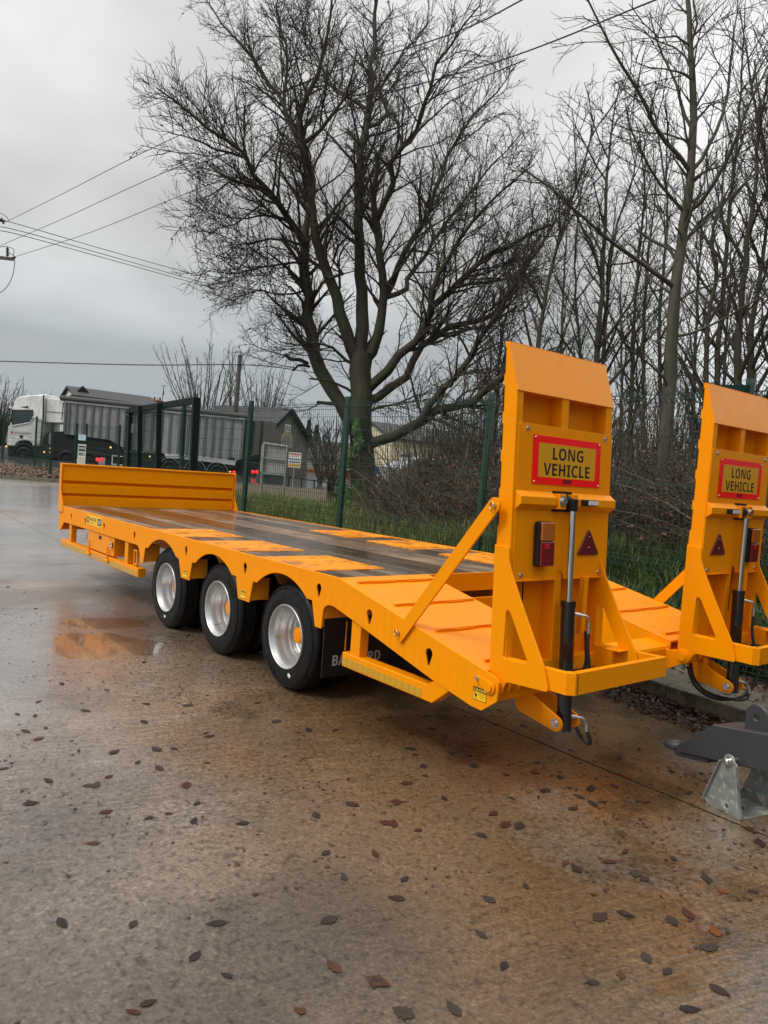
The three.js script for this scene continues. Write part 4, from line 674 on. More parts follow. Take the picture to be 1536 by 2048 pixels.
// ---------- green mesh fence along the yard ----------
const WIRE = (a, b, r) => bar(a, b, r, r, Math.abs(b.y - a.y) > Math.abs(b.x - a.x) + Math.abs(b.z - a.z) ? V3(1, 0, 0.3) : V3(0, 1, 0));
function meshPanel(name, a, b, ya, yb, ha, hb, parent, step = 0.055, folds = [0.975, 0.64, 0.36, 0.05], wr = 0.0048) {     // panel from foot a to foot b with top heights ha, hb
  const n = Math.max(2, Math.round(a.distanceTo(b) / step)), gs = [], dir = b.clone().sub(a).setY(0).normalize(), out = V3(-dir.z, 0, dir.x);
  if (out.dot(V3(CAM.x - a.x, 0, CAM.z - a.z)) < 0) out.negate();
  const P = (t, f, o = 0) => { const p = a.clone().lerp(b, t); p.y = lerp(lerp(ya, yb, t), lerp(ha, hb, t), f); return p.addScaledVector(out, o); };
  const H = Math.max(0.3, ha - ya), d = 0.055 / H;
  for (let i = 0; i <= n; i++) { const t = i / n; let last = P(t, 0); for (const f of [...folds].sort()) { for (const [g, o] of [[f - d, 0], [f - d * 0.25, 0.032], [f + d * 0.5, 0]]) { if (g <= 0 || g > 1) continue; const q = P(t, g, o); gs.push(WIRE(last, q, wr)); last = q; } } gs.push(WIRE(last, P(t, 1), wr)); }
  const rows = []; const N = Math.round(H / 0.2); for (let k = 0; k <= N; k++) rows.push([k / N * 0.985, 0]); for (const f of folds) rows.push([Math.max(0.004, f - d), 0.0], [Math.max(0.01, f - d * 0.25), 0.034], [Math.min(0.998, f + d * 0.5), 0]);
  for (const [f, o] of rows) { const m = 2; for (let k = 0; k < m; k++) gs.push(WIRE(P(k / m, f, o - 0.004), P((k + 1) / m, f, o - 0.004), wr * 1.2)); }
  return obj(name, gs, M.greenWire, parent, true);
}
function leanPost(px0, py0, px1, py1, s, yFoot, yTop) {        // a post whose foot and top lie on a leaning line
  const t = at(px1, py1, s), b = at(px0, py0, s), d = b.clone().sub(t).normalize();
  return [t.clone().addScaledVector(d, (yFoot - t.y) / d.y), t];
}
const fence = thing('mesh_fence', 'green welded mesh security fence with square posts running behind the trailer', 'fence');
{
  const post = (foot, top, w = 0.07) => { const g = box(-w / 2, w / 2, 0, 1, -w / 2, w / 2, 0.004), L = foot.distanceTo(top), d = top.clone().sub(foot).normalize(); g.scale(1, L, 1).rotateY(0.35).applyQuaternion(new THREE.Quaternion().setFromUnitVectors(V3(0, 1, 0), d)).translate(foot.x, foot.y, foot.z); const m = obj('fence_post', [g], M.green, fence); return m; };
  const tops = [[487, 1020, 503, 803, 2.74], [678, 1050, 697, 795, 2.70], [957, 1060, 985, 787, 2.63], [1490, 905, 1502, 762, 2.56]];
  const ends = tops.map(([bx, by, tx, ty, yt], i) => { const t = onY(tx, ty, yt), s = t.clone().sub(CAM).dot(FWD); return leanPost(bx, by, tx, ty, s, 0.08, yt); });
  for (const [f, t] of ends) { post(f, t); obj('post_cap', [box(-0.037, 0.037, 0, 0.012, -0.037, 0.037, 0.004).rotateY(0.35).translate(t.x, t.y, t.z)], M.green, fence); }
  // one more post each way, out of sight behind the ramp and beyond the frame
  const extra = ends[3][0].clone().add(V3(-0.02, 0, 2.9)), extraT = ends[3][1].clone().add(V3(-0.02, 0.0, 2.9)); post(extra, extraT);
  const all = [...ends, [extra, extraT]];
  for (let i = 0; i + 1 < all.length; i++) { const [f0, t0] = all[i], [f1, t1] = all[i + 1]; meshPanel('mesh_panel', f0.clone().setX(f0.x + 0.0), f1, 0.10, 0.10, t0.y - 0.05, t1.y - 0.05, fence); }
  // on to the gate beyond the headboard
  const g0 = onLand(366, 940, 14.5), g0t = at(369, 808, 14.5); g0.copy(leanPost(362, 940, 369, 808, 14.5, groundY(g0.x, g0.z), 0)[0]);
  post(g0, g0t); meshPanel('mesh_panel', ends[0][0], g0, 0.10, g0.y + 0.03, ends[0][1].y - 0.05, g0t.y - 0.03, fence);
  const c = at(1478, 775, 6.2), c1 = ends[3][1].clone().add(V3(-0.30, -0.09, -0.12)); obj('rail_arm', [bar(ends[3][1].clone().add(V3(0, -0.06, 0)), c1, 0.05, 0.05)], M.green, fence);
}
// tall gate frame standing open beyond the headboard
{
  const A = (px, py, s) => at(px, py, s);
  const posts = [[386, 945, 393, 795, 12.7], [316, 945, 318, 807, 14.2], [278, 945, 280.5, 812, 15.4], [257, 945, 262, 816, 16.2]].map(([bx, by, tx, ty, s]) => { const t = A(tx, ty, s); return leanPost(bx, by, tx, ty, s, groundY(t.x, t.z) + 0.02, 0); });
  const gate = thing('mesh_gate', 'tall dark green mesh gate with a top rail, standing open beyond the headboard', 'gate');
  const bp = (a, b, w) => bar(a, b, w, w, V3(1, 0, 0.2));
  posts.forEach(([f, t], i) => obj(i === 0 || i === 3 ? 'gate_post' : 'gate_stile', [bp(f, t, i === 0 ? 0.12 : 0.09)], M.darkGreen, gate));
  obj('top_rail', [bar(posts[0][1].clone().add(V3(0, -0.05, 0)), posts[3][1].clone().add(V3(0, -0.05, 0)), 0.08, 0.11)], M.darkGreen, gate);
  for (const [i, j] of [[1, 2], [2, 3]]) meshPanel('gate_mesh', posts[i][0], posts[j][0], posts[i][0].y + 0.1, posts[j][0].y + 0.1, posts[i][1].y - 0.1, posts[j][1].y - 0.1, gate, 0.05, [0.97, 0.64, 0.36], 0.006);
  meshPanel('gate_mesh', posts[0][0], posts[1][0], posts[0][0].y + 0.1, posts[1][0].y + 0.1, posts[0][1].y - 1.0, posts[1][1].y - 1.0, gate, 0.09, [0.97], 0.005);
  obj('gate_latch', [box(-0.05, 0.05, -0.1, 0.1, -0.04, 0.04, 0.006).translate(...posts[3][1].clone().add(V3(0.05, -0.45, 0.1)).toArray())], M.zinc, gate);
  // dense folded leaf at the far end
  const e = posts[3], f = onLand(246, 945, 17.6), ft = A(252, 818, 17.6); const lf = meshPanel('gate_mesh', e[0], f, e[0].y, f.y, e[1].y - 0.1, ft.y, gate, 0.03, [0.97, 0.64, 0.36], 0.012);
}
// low boundary fence at the far verge with its notices
{
  const vf = thing('verge_fence', 'low green mesh fence on the leafy verge in front of the white truck', 'fence');
  const ps = [[69, 930, 74, 833, 33.0], [100, 958, 105.5, 845, 28.6], [148, 960, 154.5, 846, 28.6], [167, 960, 174, 847.5, 28.6]].map(([bx, by, tx, ty, s]) => { const t = at(tx, ty, s); return leanPost(bx, by, tx, ty, s, groundY(t.x, t.z) + 0.05, 0); });
  for (const [f, t] of ps) obj('fence_post', [bar(f, t, 0.085, 0.085, V3(1, 0, 0.2))], M.green, vf);
  const farP = (() => { const t = at(8, 824, 38); return leanPost(4, 930, 8, 824, 38, groundY(t.x, t.z), 0); })(); obj('fence_post', [bar(farP[0], farP[1], 0.085, 0.085, V3(1, 0, 0.2))], M.green, vf);
  const mp = (a, b) => meshPanel('mesh_panel', a[0], b[0], a[0].y + 0.08, b[0].y + 0.08, a[1].y - 0.04, b[1].y - 0.04, vf, 0.09, [0.96, 0.5], 0.0045);
  mp(farP, ps[0]); mp(ps[0], ps[1]); mp(ps[1], ps[2]); mp(ps[2], ps[3]);
  const q = (() => { const t = at(240, 850, 26); return leanPost(235, 960, 240, 850, 26, groundY(t.x, t.z), 0); })(); obj('fence_post', [bar(q[0], q[1], 0.085, 0.085, V3(1, 0, 0.2))], M.green, vf); mp(ps[3], q);
  const board = (name, label, cat, tl, br, s, t) => { const a = at(...tl, s), b = at(...br, s), w = a.clone().sub(b).dot(RIGHT) * -1, h = a.y - b.y; const g = new THREE.BoxGeometry(w, h, 0.02), m = obj(name, [g], [0, 0].length ? std(0xffffff, 0.5, 0, { map: t }) : null, undefined, true); m.position.copy(a.clone().lerp(b, 0.5)); m.rotation.set(0, YAW, -0.015, 'YXZ'); tag(m, label, cat); return m; };
  const scr = (x, w, y, n, hh, c, seed) => { const r = rng(seed); x.fillStyle = c; let X = w * 0.12; while (X < w * 0.86) { const k = w * (0.03 + 0.05 * r()); x.fillRect(X, y, k, hh); X += k + w * 0.03; } };
  board('notice_board', 'small blue and white notice between two green posts', 'sign', [157.5, 869], [171, 881], 28.4, canvasTex(64, 64, (x, w, h) => { x.fillStyle = '#dfe7ea'; x.fillRect(0, 0, w, h); x.fillStyle = '#5f93c0'; x.fillRect(6, 8, 52, 22); x.fillRect(6, 38, 52, 16); scr(x, w, 14, 4, 9, '#dfe7ea', 3); scr(x, w, 42, 4, 7, '#dfe7ea', 4); }));
  board('banner_sign', 'tall white banner with a black square and grey writing hanging on the verge fence', 'sign', [156.5, 888], [170, 934], 28.4, canvasTex(64, 224, (x, w, h) => { x.fillStyle = '#d6d4cc'; x.fillRect(0, 0, w, h); x.fillStyle = '#1b1c1e'; x.fillRect(5, 14, 54, 56); scr(x, w, 28, 3, 22, '#cfcfcc', 9); scr(x, w, 82, 4, 32, '#2b2d30', 10); for (const y of [132, 152, 172, 194]) scr(x, w, y, 5, 11, '#8d8c88', y); }));
}
// grass: rough tussocks behind the fence
{
  const r = rng(33), blades = [], N = 15;
  const pos = [], idx = [];
  for (let k = 0; k < N; k++) { const a = r() * 6.28, lean = 0.20 + 0.95 * r() * r(), h = 0.55 + 0.45 * r(), w = 0.010 + 0.008 * r(), bx = (r() - 0.5) * 0.14, bz = (r() - 0.5) * 0.14, c = Math.cos(a), s = Math.sin(a), b = pos.length / 3; for (let i = 0; i <= 3; i++) { const t = i / 3, ww = w * (1 - t * 0.95), o = lean * t * t; pos.push(bx + c * o - s * ww, h * t * (1 - 0.25 * lean * t), bz + s * o + c * ww, bx + c * o + s * ww, h * t * (1 - 0.25 * lean * t), bz + s * o - c * ww); } for (let i = 0; i < 3; i++) { const q = b + i * 2; idx.push(q, q + 1, q + 2, q + 1, q + 3, q + 2); } }
  const g = new THREE.BufferGeometry(); g.setAttribute('position', new THREE.Float32BufferAttribute(pos, 3)); g.setIndex(idx); g.computeVertexNormals(); g.setAttribute('uv', new THREE.BufferAttribute(new Float32Array(pos.length / 3 * 2), 2));
  const mat = phys(0xffffff, 0.7, { side: THREE.DoubleSide });
  const field = (label, n, place, size, tint) => { const o = new THREE.InstancedMesh(g, mat, n), m4 = new THREE.Matrix4(), q = new THREE.Quaternion(), c = new THREE.Color(); for (let i = 0; i < n; i++) { const p = place(); q.setFromEuler(new THREE.Euler(0, r() * 6.28, 0)); const s = size(p) * (0.7 + 0.6 * r()); m4.compose(p, q, V3(lerp(1, s, 0.6) * 0.9, s, lerp(1, s, 0.6) * 0.9)); o.setMatrixAt(i, m4); c.setRGB(...tint(p)); o.setColorAt(i, c); } o.name = numbered('grass'); o.castShadow = o.receiveShadow = true; stuff(o); tag(o, label, 'grass'); scene.add(o); return o; };
  const green = () => { const t = r(); return t < 0.55 ? [0.075 + 0.05 * r(), 0.135 + 0.06 * r(), 0.025] : t < 0.8 ? [0.16, 0.17, 0.05] : [0.27, 0.21, 0.10]; };
  field('long rough grass behind the mesh fence past the headboard', 5200, () => { const z = -15 + 11.5 * r(), x = fenceX(z) + 0.25 + 3.0 * Math.pow(r(), 0.8); return V3(x, bankY(x, z) * 0.9, z); }, (p) => 0.46 + 0.3 * fbm(p.x, p.z, 3), green);
  field('short grass at the foot of the woodland behind the right hand fence', 5200, () => { const z = -4.5 + 8 * r(), x = fenceX(z) + 0.12 + 2.6 * Math.pow(r(), 0.9); return V3(x, bankY(x, z) - 0.02, z); }, (p) => 0.34 + 0.34 * fbm(p.x * 1.3, p.z * 1.3, 3), () => { const t = r(); return t < 0.55 ? [0.065 + 0.05 * r(), 0.115 + 0.07 * r(), 0.022] : t < 0.8 ? [0.03, 0.055, 0.015] : [0.17, 0.15, 0.07]; });
}
// ---------- things beyond the yard: each stands in its own frame, x to the right of the view, y up, z toward the camera ----------
const TILT = -0.017;                                            // true level against the yard, which falls toward the camera
function farThing(name, label, category, px, py, s, turn = 0) { const p = at(px, py, s), o = thing(name, label, category, p.toArray()); o.rotation.set(0, YAW + turn, TILT, 'YXZ'); o.userData.k = undefined; delete o.userData.k; return o; }
T.dirtWhite = tex(256, 256, (u, v) => { const n = fbm(u * 8, v * 8, 4, 8), d = sstep(0.45, 0.75, fbm(u * 16 + 5, v * 4, 4, 16)); const k = 0.9 + 0.2 * (n - 0.5); return [lerp(0.88, 0.55, d * 0.35) * k, lerp(0.88, 0.54, d * 0.35) * k, lerp(0.87, 0.49, d * 0.35) * k]; });
T.alloy = tex(256, 512, (u, v) => { const n = fbm(u * 8, v * 4, 4, 8), s = fbm(u * 32, v * 2 + 3, 3, 32); const k = 0.75 + 0.5 * (n - 0.4) + 0.3 * (s - 0.5); return [0.30 * k, 0.31 * k, 0.33 * k]; });
M.cabWhite = phys(0xffffff, 0.4, { map: rep(T.dirtWhite, 0.4, 0.4), clearcoat: 0.3, clearcoatRoughness: 0.2 });
M.alloy = std(0xffffff, 0.45, 0.3, { map: rep(T.alloy, 0.5, 0.3) });
M.rib = std(lin(0.10, 0.105, 0.11), 0.6);
M.darkSteel = phys(lin(0.012, 0.013, 0.014), 0.6, { specularIntensity: 0.5 });
M.glassDark = phys(lin(0.01, 0.014, 0.017), 0.08, { clearcoat: 1, clearcoatRoughness: 0.05 });
const glow = (c, i) => new THREE.MeshStandardMaterial({ color: lin(...c), emissive: lin(...c), emissiveIntensity: i, roughness: 0.4 });
M.tailOn = glow([0.9, 0.02, 0.03], 0.9); M.markerOn = glow([1.0, 0.55, 0.12], 1.2);
{ // articulated tipper lorry on the road
  const S = 42, k = S / FPX, root = farThing('articulated_lorry', 'white articulated lorry with grey ribbed tipper trailer on the road beyond the fences', 'lorry', 250, 945, S);
  const X = (px) => (px - 250) * k * 1.0, Y = (py, px = 250) => (945 + (px - 250) * 0.085 - py) * k;     // picture to lorry frame, along its own level line
  const q = (zx, zy) => { const px = zx / 7.68, py = 780 + zy / 7.68; return [X(px), Y(py, px)]; };         // from the enlarged cab view
  const cab = [[78, 800], [84, 640], [88, 560], [112, 535], [122, 470], [128, 285], [152, 240], [166, 185], [185, 135], [250, 95], [420, 84], [600, 78], [608, 400], [596, 850], [484, 862], [462, 815], [415, 782], [340, 770], [265, 785], [225, 812], [203, 858], [82, 852]].map(([a, b]) => q(a, b));
  const c = obj('cab', [slabXY(cab.slice().reverse(), -2.35, 0, [], 0.04)], M.cabWhite, root);
  obj('side_window', [slabXY([[128, 302], [455, 305], [464, 372], [420, 500], [300, 525], [152, 545], [122, 470]].map(([a, b]) => q(a, b)).reverse(), 0.001, 0.03, [], 0.004)], M.glassDark, c);
  obj('window_sill', [rod(V3(...q(150, 552), 0.03), V3(...q(415, 505), 0.03), 0.035, 0.035, 8), rod(V3(...q(415, 505), 0.03), V3(...q(470, 420), 0.03), 0.03, 0.03, 8)], M.white, c);
  const dec = obj('door_lettering', [new THREE.BoxGeometry(1, 1, 0.01)], std(0xffffff, 0.5, 0, { map: canvasTex(256, 64, (x, w, h) => { x.fillStyle = '#cfcecb'; x.fillRect(0, 0, w, h); x.fillStyle = '#b03038'; x.beginPath(); x.moveTo(20, 12); x.lineTo(44, 20); x.lineTo(34, 52); x.lineTo(14, 36); x.fill(); const r = rng(4); x.fillStyle = '#6d7480'; let X0 = 56; while (X0 < 244) { const ww = 8 + 9 * r(); x.fillRect(X0, 24 + 6 * r(), ww, 18); X0 += ww + 4; } }) }), c, true);
  { const a = q(120, 640), b = q(450, 690); dec.scale.set(b[0] - a[0], 0.26, 1); dec.position.set((a[0] + b[0]) / 2, (a[1] + b[1]) / 2 + 0.02, 0.006); dec.rotation.z = 0.03; }
  obj('roof_deflector', [slabXY([[450, 84], [480, 66], [590, 56], [604, 80]].map(([a, b]) => q(a, b)).reverse(), -2.1, -0.3, [], 0.03)], M.cabWhite, c);
  obj('door_handle', [box(...[q(275, 690)[0], q(322, 690)[0]], q(275, 735)[1], q(275, 690)[1], 0.001, 0.03, 0.005)], M.darkSteel, c);
  obj('sun_visor', [rod(V3(...q(140, 268), -0.1), V3(...q(362, 262), 0.02), 0.035, 0.035, 8), new THREE.SphereGeometry(0.06, 10, 8).translate(...q(362, 262), 0.03)], M.darkSteel, c);
  obj('rear_edge', [bar(V3(...q(604, 80), 0.02), V3(...q(618, 400), 0.02), 0.06, 0.05), bar(V3(...q(618, 400), 0.02), V3(...q(600, 850), 0.02), 0.05, 0.05)], M.darkSteel, c);
  obj('mirror', [box(q(118, 0)[0] - 0.06, q(118, 0)[0] + 0.06, q(118, 285)[1], q(118, 250)[1], 0.02, 0.12, 0.02)], M.white, c);
  // white side panel behind the cab
  const wp = obj('side_fairing', [slabXY([[618, 118], [950, 160], [945, 500], [625, 490]].map(([a, b]) => q(a, b)).reverse(), -2.1, -0.25, [], 0.02)], M.cabWhite, root);
  obj('panel_line', [bar(V3(...q(622, 325), -0.245), V3(...q(948, 352), -0.245), 0.05, 0.02), bar(V3(...q(880, 190), -0.24), V3(...q(870, 460), -0.24), 0.03, 0.03)], M.darkSteel, wp);
  // dark chassis and running gear
  obj('tractor_chassis', [slabXY([[600, 850], [620, 720], [690, 640], [950, 630], [1650, 700], [1880, 760], [1880, 1000], [1500, 1020], [600, 1060], [90, 1040], [88, 860]].map(([a, b]) => q(a, b)).reverse(), -2.0, -0.12, [], 0.02)], M.darkSteel, root);
  obj('fuel_tank', [rod(V3(...q(735, 660), -0.35), V3(...q(735, 830), -0.35), 0.26, 0.26, 16)], M.galv, root);
  obj('wheel_arch', [slabXY([...arcPts(...q(350, 985), 0.66, 0, Math.PI, 14), ...arcPts(...q(350, 985), 0.54, Math.PI, 0, 14)], -0.5, 0.02, [], 0.01)], M.darkSteel, root);
  const tyreR = 0.53, wheel = (px, py, z = -0.1, r = tyreR) => { const w = new THREE.Group(); w.name = 'wheel'; w.position.set(X(px), Y(py, px), z); root.add(w); obj('tyre', [new THREE.TorusGeometry(r - 0.14, 0.14, 10, 28).scale(1, 1, 1.1), new THREE.CylinderGeometry(r - 0.1, r - 0.1, 0.24, 28).rotateX(Math.PI / 2).translate(0, 0, -0.03)], M.rubber, w); obj('rim', [new THREE.CylinderGeometry(0.27, 0.27, 0.06, 20).rotateX(Math.PI / 2).translate(0, 0, 0.075), new THREE.CylinderGeometry(0.10, 0.12, 0.10, 14).rotateX(Math.PI / 2).translate(0, 0, 0.1)], M.darkSteel, w); };
  wheel(46, 911); wheel(131, 918); wheel(176, 920.5);
  // tipper body: plank-sided alloy, ribs, rolled sheet
  const tp = (px, py) => [X(px), Y(py, px)];
  const body = obj('tipper_body', [slabXY([tp(123, 801), tp(481, 836), tp(480, 918), tp(470, 922), tp(370, 913), tp(246, 897), tp(215, 880), tp(124, 868)].reverse(), -2.45, 0, [], 0.02)], M.alloy, root);
  for (const [px, yb] of [[124, 866], [131, 868], [145.5, 870], [161, 872], [178, 874.5], [194, 876.5], [210, 881], [228, 889], [244.5, 894], [262, 897], [280, 899], [298, 902], [316, 905], [334, 907], [352, 909], [370, 911], [389, 913], [404, 914], [420, 916], [436, 917], [456, 919], [479, 920]]) { const top = 801 + (px - 123) * 35 / 358; obj('body_rib', [bar(V3(...tp(px, top + 5), 0.035), V3(...tp(px, yb - 2), 0.035), 0.13, 0.07)], M.rib, body); }
  obj('top_rail', [bar(V3(...tp(123, 804), 0.03), V3(...tp(482, 839), 0.03), 0.14, 0.10)], M.alloy, body);
  obj('sheet_roll', [rod(V3(...tp(112, 796), -0.05), V3(...tp(300, 815), -0.05), 0.15, 0.15, 12), rod(V3(...tp(300, 815), -0.05), V3(...tp(484, 833), -0.05), 0.16, 0.16, 12), slabXY([tp(474, 832), tp(486, 834), tp(484, 842), tp(478, 852), tp(473, 846)].reverse(), -0.1, 0.06)], std(lin(0.055, 0.06, 0.056), 0.7), body);
  obj('tail_door', [slabXY([tp(481.5, 838), tp(533, 842), tp(530, 905), tp(482, 916)].reverse(), -2.3, -0.3, [], 0.02)], std(lin(0.07, 0.066, 0.06), 0.7), body);
  for (const px of [497, 514]) obj('door_rib', [bar(V3(...tp(px, 842), -0.27), V3(...tp(px - 1, 906), -0.27), 0.08, 0.06)], M.darkSteel, body);
  obj('body_skirt', [slabXY([tp(325, 907), tp(405, 913), tp(470, 922), tp(468, 931), tp(400, 922), tp(330, 916)].reverse(), -0.3, 0.02, [], 0.01)], std(lin(0.42, 0.42, 0.42), 0.5), root);
  obj('trailer_chassis', [slabXY([tp(205, 896), tp(480, 921), tp(512, 925), tp(512, 960), tp(480, 972), tp(206, 938)].reverse(), -2.0, -0.22, [], 0.02)], M.darkSteel, root);
  obj('side_bar', [bar(V3(...tp(222, 911), 0.0), V3(...tp(244, 913), 0.0), 0.09, 0.05), bar(V3(...tp(222, 928), 0.0), V3(...tp(244, 930), 0.0), 0.09, 0.05), bar(V3(...tp(223, 911), 0.0), V3(...tp(223, 928), 0.0), 0.06, 0.05)], std(lin(0.5, 0.49, 0.45), 0.5), root);
  for (const px of [338, 389, 434]) { const py = 942 + (px - 338) * 0.085; wheel(px, py - 4); obj('mudguard', [slabXY([...arcPts(X(px), Y(py - 4, px), 0.64, 0.1, Math.PI - 0.1, 14), ...arcPts(X(px), Y(py - 4, px), 0.60, Math.PI - 0.1, 0.1, 14)], -0.3, 0.03)], std(lin(0.16, 0.16, 0.17), 0.4), root); }
  obj('mud_flap', [slabXY([tp(452, 914), tp(466, 915), tp(473, 935), tp(455, 938)].reverse(), -0.4, 0.0)], M.black, root);
  for (const [px, py] of [[193.5, 919.5], [202, 919]]) obj('tail_light', [new THREE.SphereGeometry(0.11, 12, 8).scale(1, 1.1, 0.5).translate(X(px), Y(py, px), 0.02)], M.tailOn, root);
  for (const [px, py] of [[467.5, 945], [505, 944], [513, 944]]) obj('tail_light', [new THREE.SphereGeometry(0.10, 12, 8).scale(1, 1.1, 0.5).translate(X(px), Y(py, px), 0.02)], M.tailOn, root);
  obj('bumper', [bar(V3(...tp(456, 948), -0.1), V3(...tp(516, 954), -0.1), 0.16, 0.1)], M.darkSteel, root);
  for (const [px, py] of [[11, 893], [87, 904], [99.5, 905], [99.5, 897], [219, 895], [298, 913], [460, 944]]) obj('marker_light', [new THREE.SphereGeometry(0.055, 10, 8).translate(X(px), Y(py, px), 0.06)], M.markerOn, root);
}
// ---------- buildings ----------
T.slate = tex(256, 256, (u, v) => { const r0 = Math.floor(v * 32), c = Math.floor(u * 16 + (r0 & 1) * 0.5), h = PERM[(r0 * 57 + c * 131) & 65535], e = (v * 32) % 1; const k = 0.7 + 0.5 * h - 0.35 * sstep(0.85, 1, e); return [0.045 * k, 0.045 * k, 0.048 * k]; });
T.stone = tex(512, 512, (u, v) => { const ry = v * 20, r0 = Math.floor(ry), off = PERM[r0 * 13 & 65535], cx = u * 12 + off * 3, c = Math.floor(cx), h = PERM[(r0 * 91 + (c % 12) * 37) & 65535], ex = Math.min(cx - c, 1 - cx + c), ey = Math.min(ry - r0, 1 - ry + r0), m = sstep(0.04, 0.1, Math.min(ex * 1.6, ey)); const k = (0.6 + 0.7 * h) * (0.8 + 0.4 * fbm(u * 64, v * 64, 3, 64)); return [lerp(0.14, 0.12 * k, m), lerp(0.134, 0.112 * k, m), lerp(0.122, 0.10 * k, m)]; });
T.render = tex(256, 256, (u, v) => { const n = fbm(u * 8, v * 8, 5, 8); const k = 0.85 + 0.3 * n; return [k, k, k]; });
M.slate = std(0xffffff, 0.7, 0, { map: rep(T.slate, 0.35, 0.35) });
M.stone = std(0xffffff, 0.8, 0, { map: rep(T.stone, 0.35, 0.35) });
M.cream = std(lin(0.62, 0.56, 0.38), 0.8, 0, { map: rep(T.render, 0.3, 0.3) });
M.paleWall = std(lin(0.60, 0.60, 0.58), 0.8, 0, { map: rep(T.render, 0.3, 0.3) });
M.brick = std(lin(0.20, 0.075, 0.028), 0.85, 0, { map: rep(T.render, 1, 1) });
function house(o, w, d, hw, hr, wall, roof, ridgeAlongX = true, over = 0.25) {       // walls and a pitched roof; the frame's origin is the middle of the base
  const x0 = -w / 2, x1 = w / 2, z0 = -d / 2, z1 = d / 2, pr = ridgeAlongX ? [[z0, 0], [z1, 0], [z1, hw], [0, hr], [z0, hw]] : [[x0, 0], [x1, 0], [x1, hw], [0, hr], [x0, hw]];
  const wl = obj('wall', [ridgeAlongX ? slabZY(pr, x0, x1, [], 0) : slabXY(pr, z0, z1, [], 0)], wall, o);
  const run = (ridgeAlongX ? d : w) / 2, sl = (hr - hw) / run, e = run + over, y = hr - sl * e, t = 0.14;
  for (const s of [-1, 1]) { const q = [[0, hr + 0.02], [s * e, y + 0.02], [s * e, y + t + 0.02], [0, hr + t + 0.02]]; if (s < 0) q.reverse(); obj('roof', [ridgeAlongX ? slabZY(q, x0 - over, x1 + over, [], 0.005) : slabXY(q, z0 - over, z1 + over, [], 0.005)], roof, o); }
  return wl;
}
{ // long slate roof with a dark gable, behind the lorry
  const S = 62, k = S / FPX, o = farThing('slate_roof_house', 'low house with long slate roof and small dark gable showing above the tipper', 'house', 209, 945, S, 0.62);
  const top = (py) => (945 - py) * k;
  house(o, 6.4, 5.0, top(806), top(787), M.paleWall, M.slate, true);
  const gb = obj('gable', [slabXY([[-3.4, top(806)], [-1.5, top(807)], [-2.5, top(783)]], 0.6, 1.6, [], 0.01)], M.darkSteel, o);
}
{ // chimney and aerial on a further roof
  const S = 66, k = S / FPX, o = farThing('chimney_house', 'house mostly hidden behind the tipper, its brick chimney and tall aerial showing', 'house', 303, 952, S);
  const top = (py) => (952 - py) * k;
  house(o, 7, 6, top(822), top(812), M.paleWall, M.slate, true);
  const ch = obj('chimney', [box(-0.45, 0.42, top(820), top(803), -0.4, 0.3, 0.02), box(-0.52, 0.49, top(803), top(801), -0.46, 0.36, 0.02)], M.brick, o);
  for (const x of [-0.22, 0.0, 0.28]) obj('chimney_pot', [rod(V3(x, top(801), 0), V3(x, top(795), 0), 0.10, 0.085, 10)], x ? M.brick : M.cream, ch);
  obj('aerial', [rod(V3(0.5, top(806), 0), V3(0.56, top(771), 0), 0.03, 0.03, 6), rod(V3(0.3, top(772), 0), V3(0.85, top(771), 0), 0.02, 0.02, 6), rod(V3(0.54, top(790), 0), V3(0.54, top(782), 0), 0.06, 0.06, 6)], M.darkSteel, o);
}
{ // stone gable house beyond the fence
  const S = 48, k = S / FPX, o = farThing('stone_house', 'grey stone house with steep gable, dark bargeboards and slate roof beyond the fence', 'house', 497, 965, S, -0.50);
  const top = (py) => (972 - py) * k;
  // its long side runs away to the left, the gable is seen at a slant
  const H = top(826), E = top(884); const w = 5.6, d = 5.0;
  house(o, w, d, E, H, M.stone, M.slate, true, 0.30);
  // gable end on +x: bargeboards, small window, arched light
  const bx = w / 2 + 0.31;
  for (const s of [-1, 1]) obj('bargeboard', [bar(V3(bx, H + 0.06, 0), V3(bx, E - (H - E) / (d / 2) * 0.32 + 0.05, s * (d / 2 + 0.30)), 0.05, 0.22, V3(0, 0.7, -0.7 * s))], M.darkGreen, o);
  const gx = w / 2;
  const wf = obj('window', [box(gx + 0.002, gx + 0.05, top(866), top(853), -0.32, 0.32, 0.01)], M.white, o); obj('pane', [box(gx + 0.051, gx + 0.056, top(864.5), top(854.5), -0.26, -0.02, 0), box(gx + 0.051, gx + 0.056, top(864.5), top(854.5), 0.02, 0.26, 0)], M.glassDark, wf);
  const dr = obj('arched_surround', [slabZY([[-0.62, top(898)], [0.62, top(898)], [0.62, top(884)], ...arcPts(0, top(884), 0.62, 0, Math.PI, 12)], gx + 0.002, gx + 0.04)], std(lin(0.30, 0.27, 0.18), 0.8), o); obj('fanlight', [slabZY([[-0.42, top(898) + 0.02], [0.42, top(898) + 0.02], [0.42, top(886)], ...arcPts(0, top(886), 0.42, 0, Math.PI, 12)], gx + 0.041, gx + 0.06)], M.glassDark, dr);
}
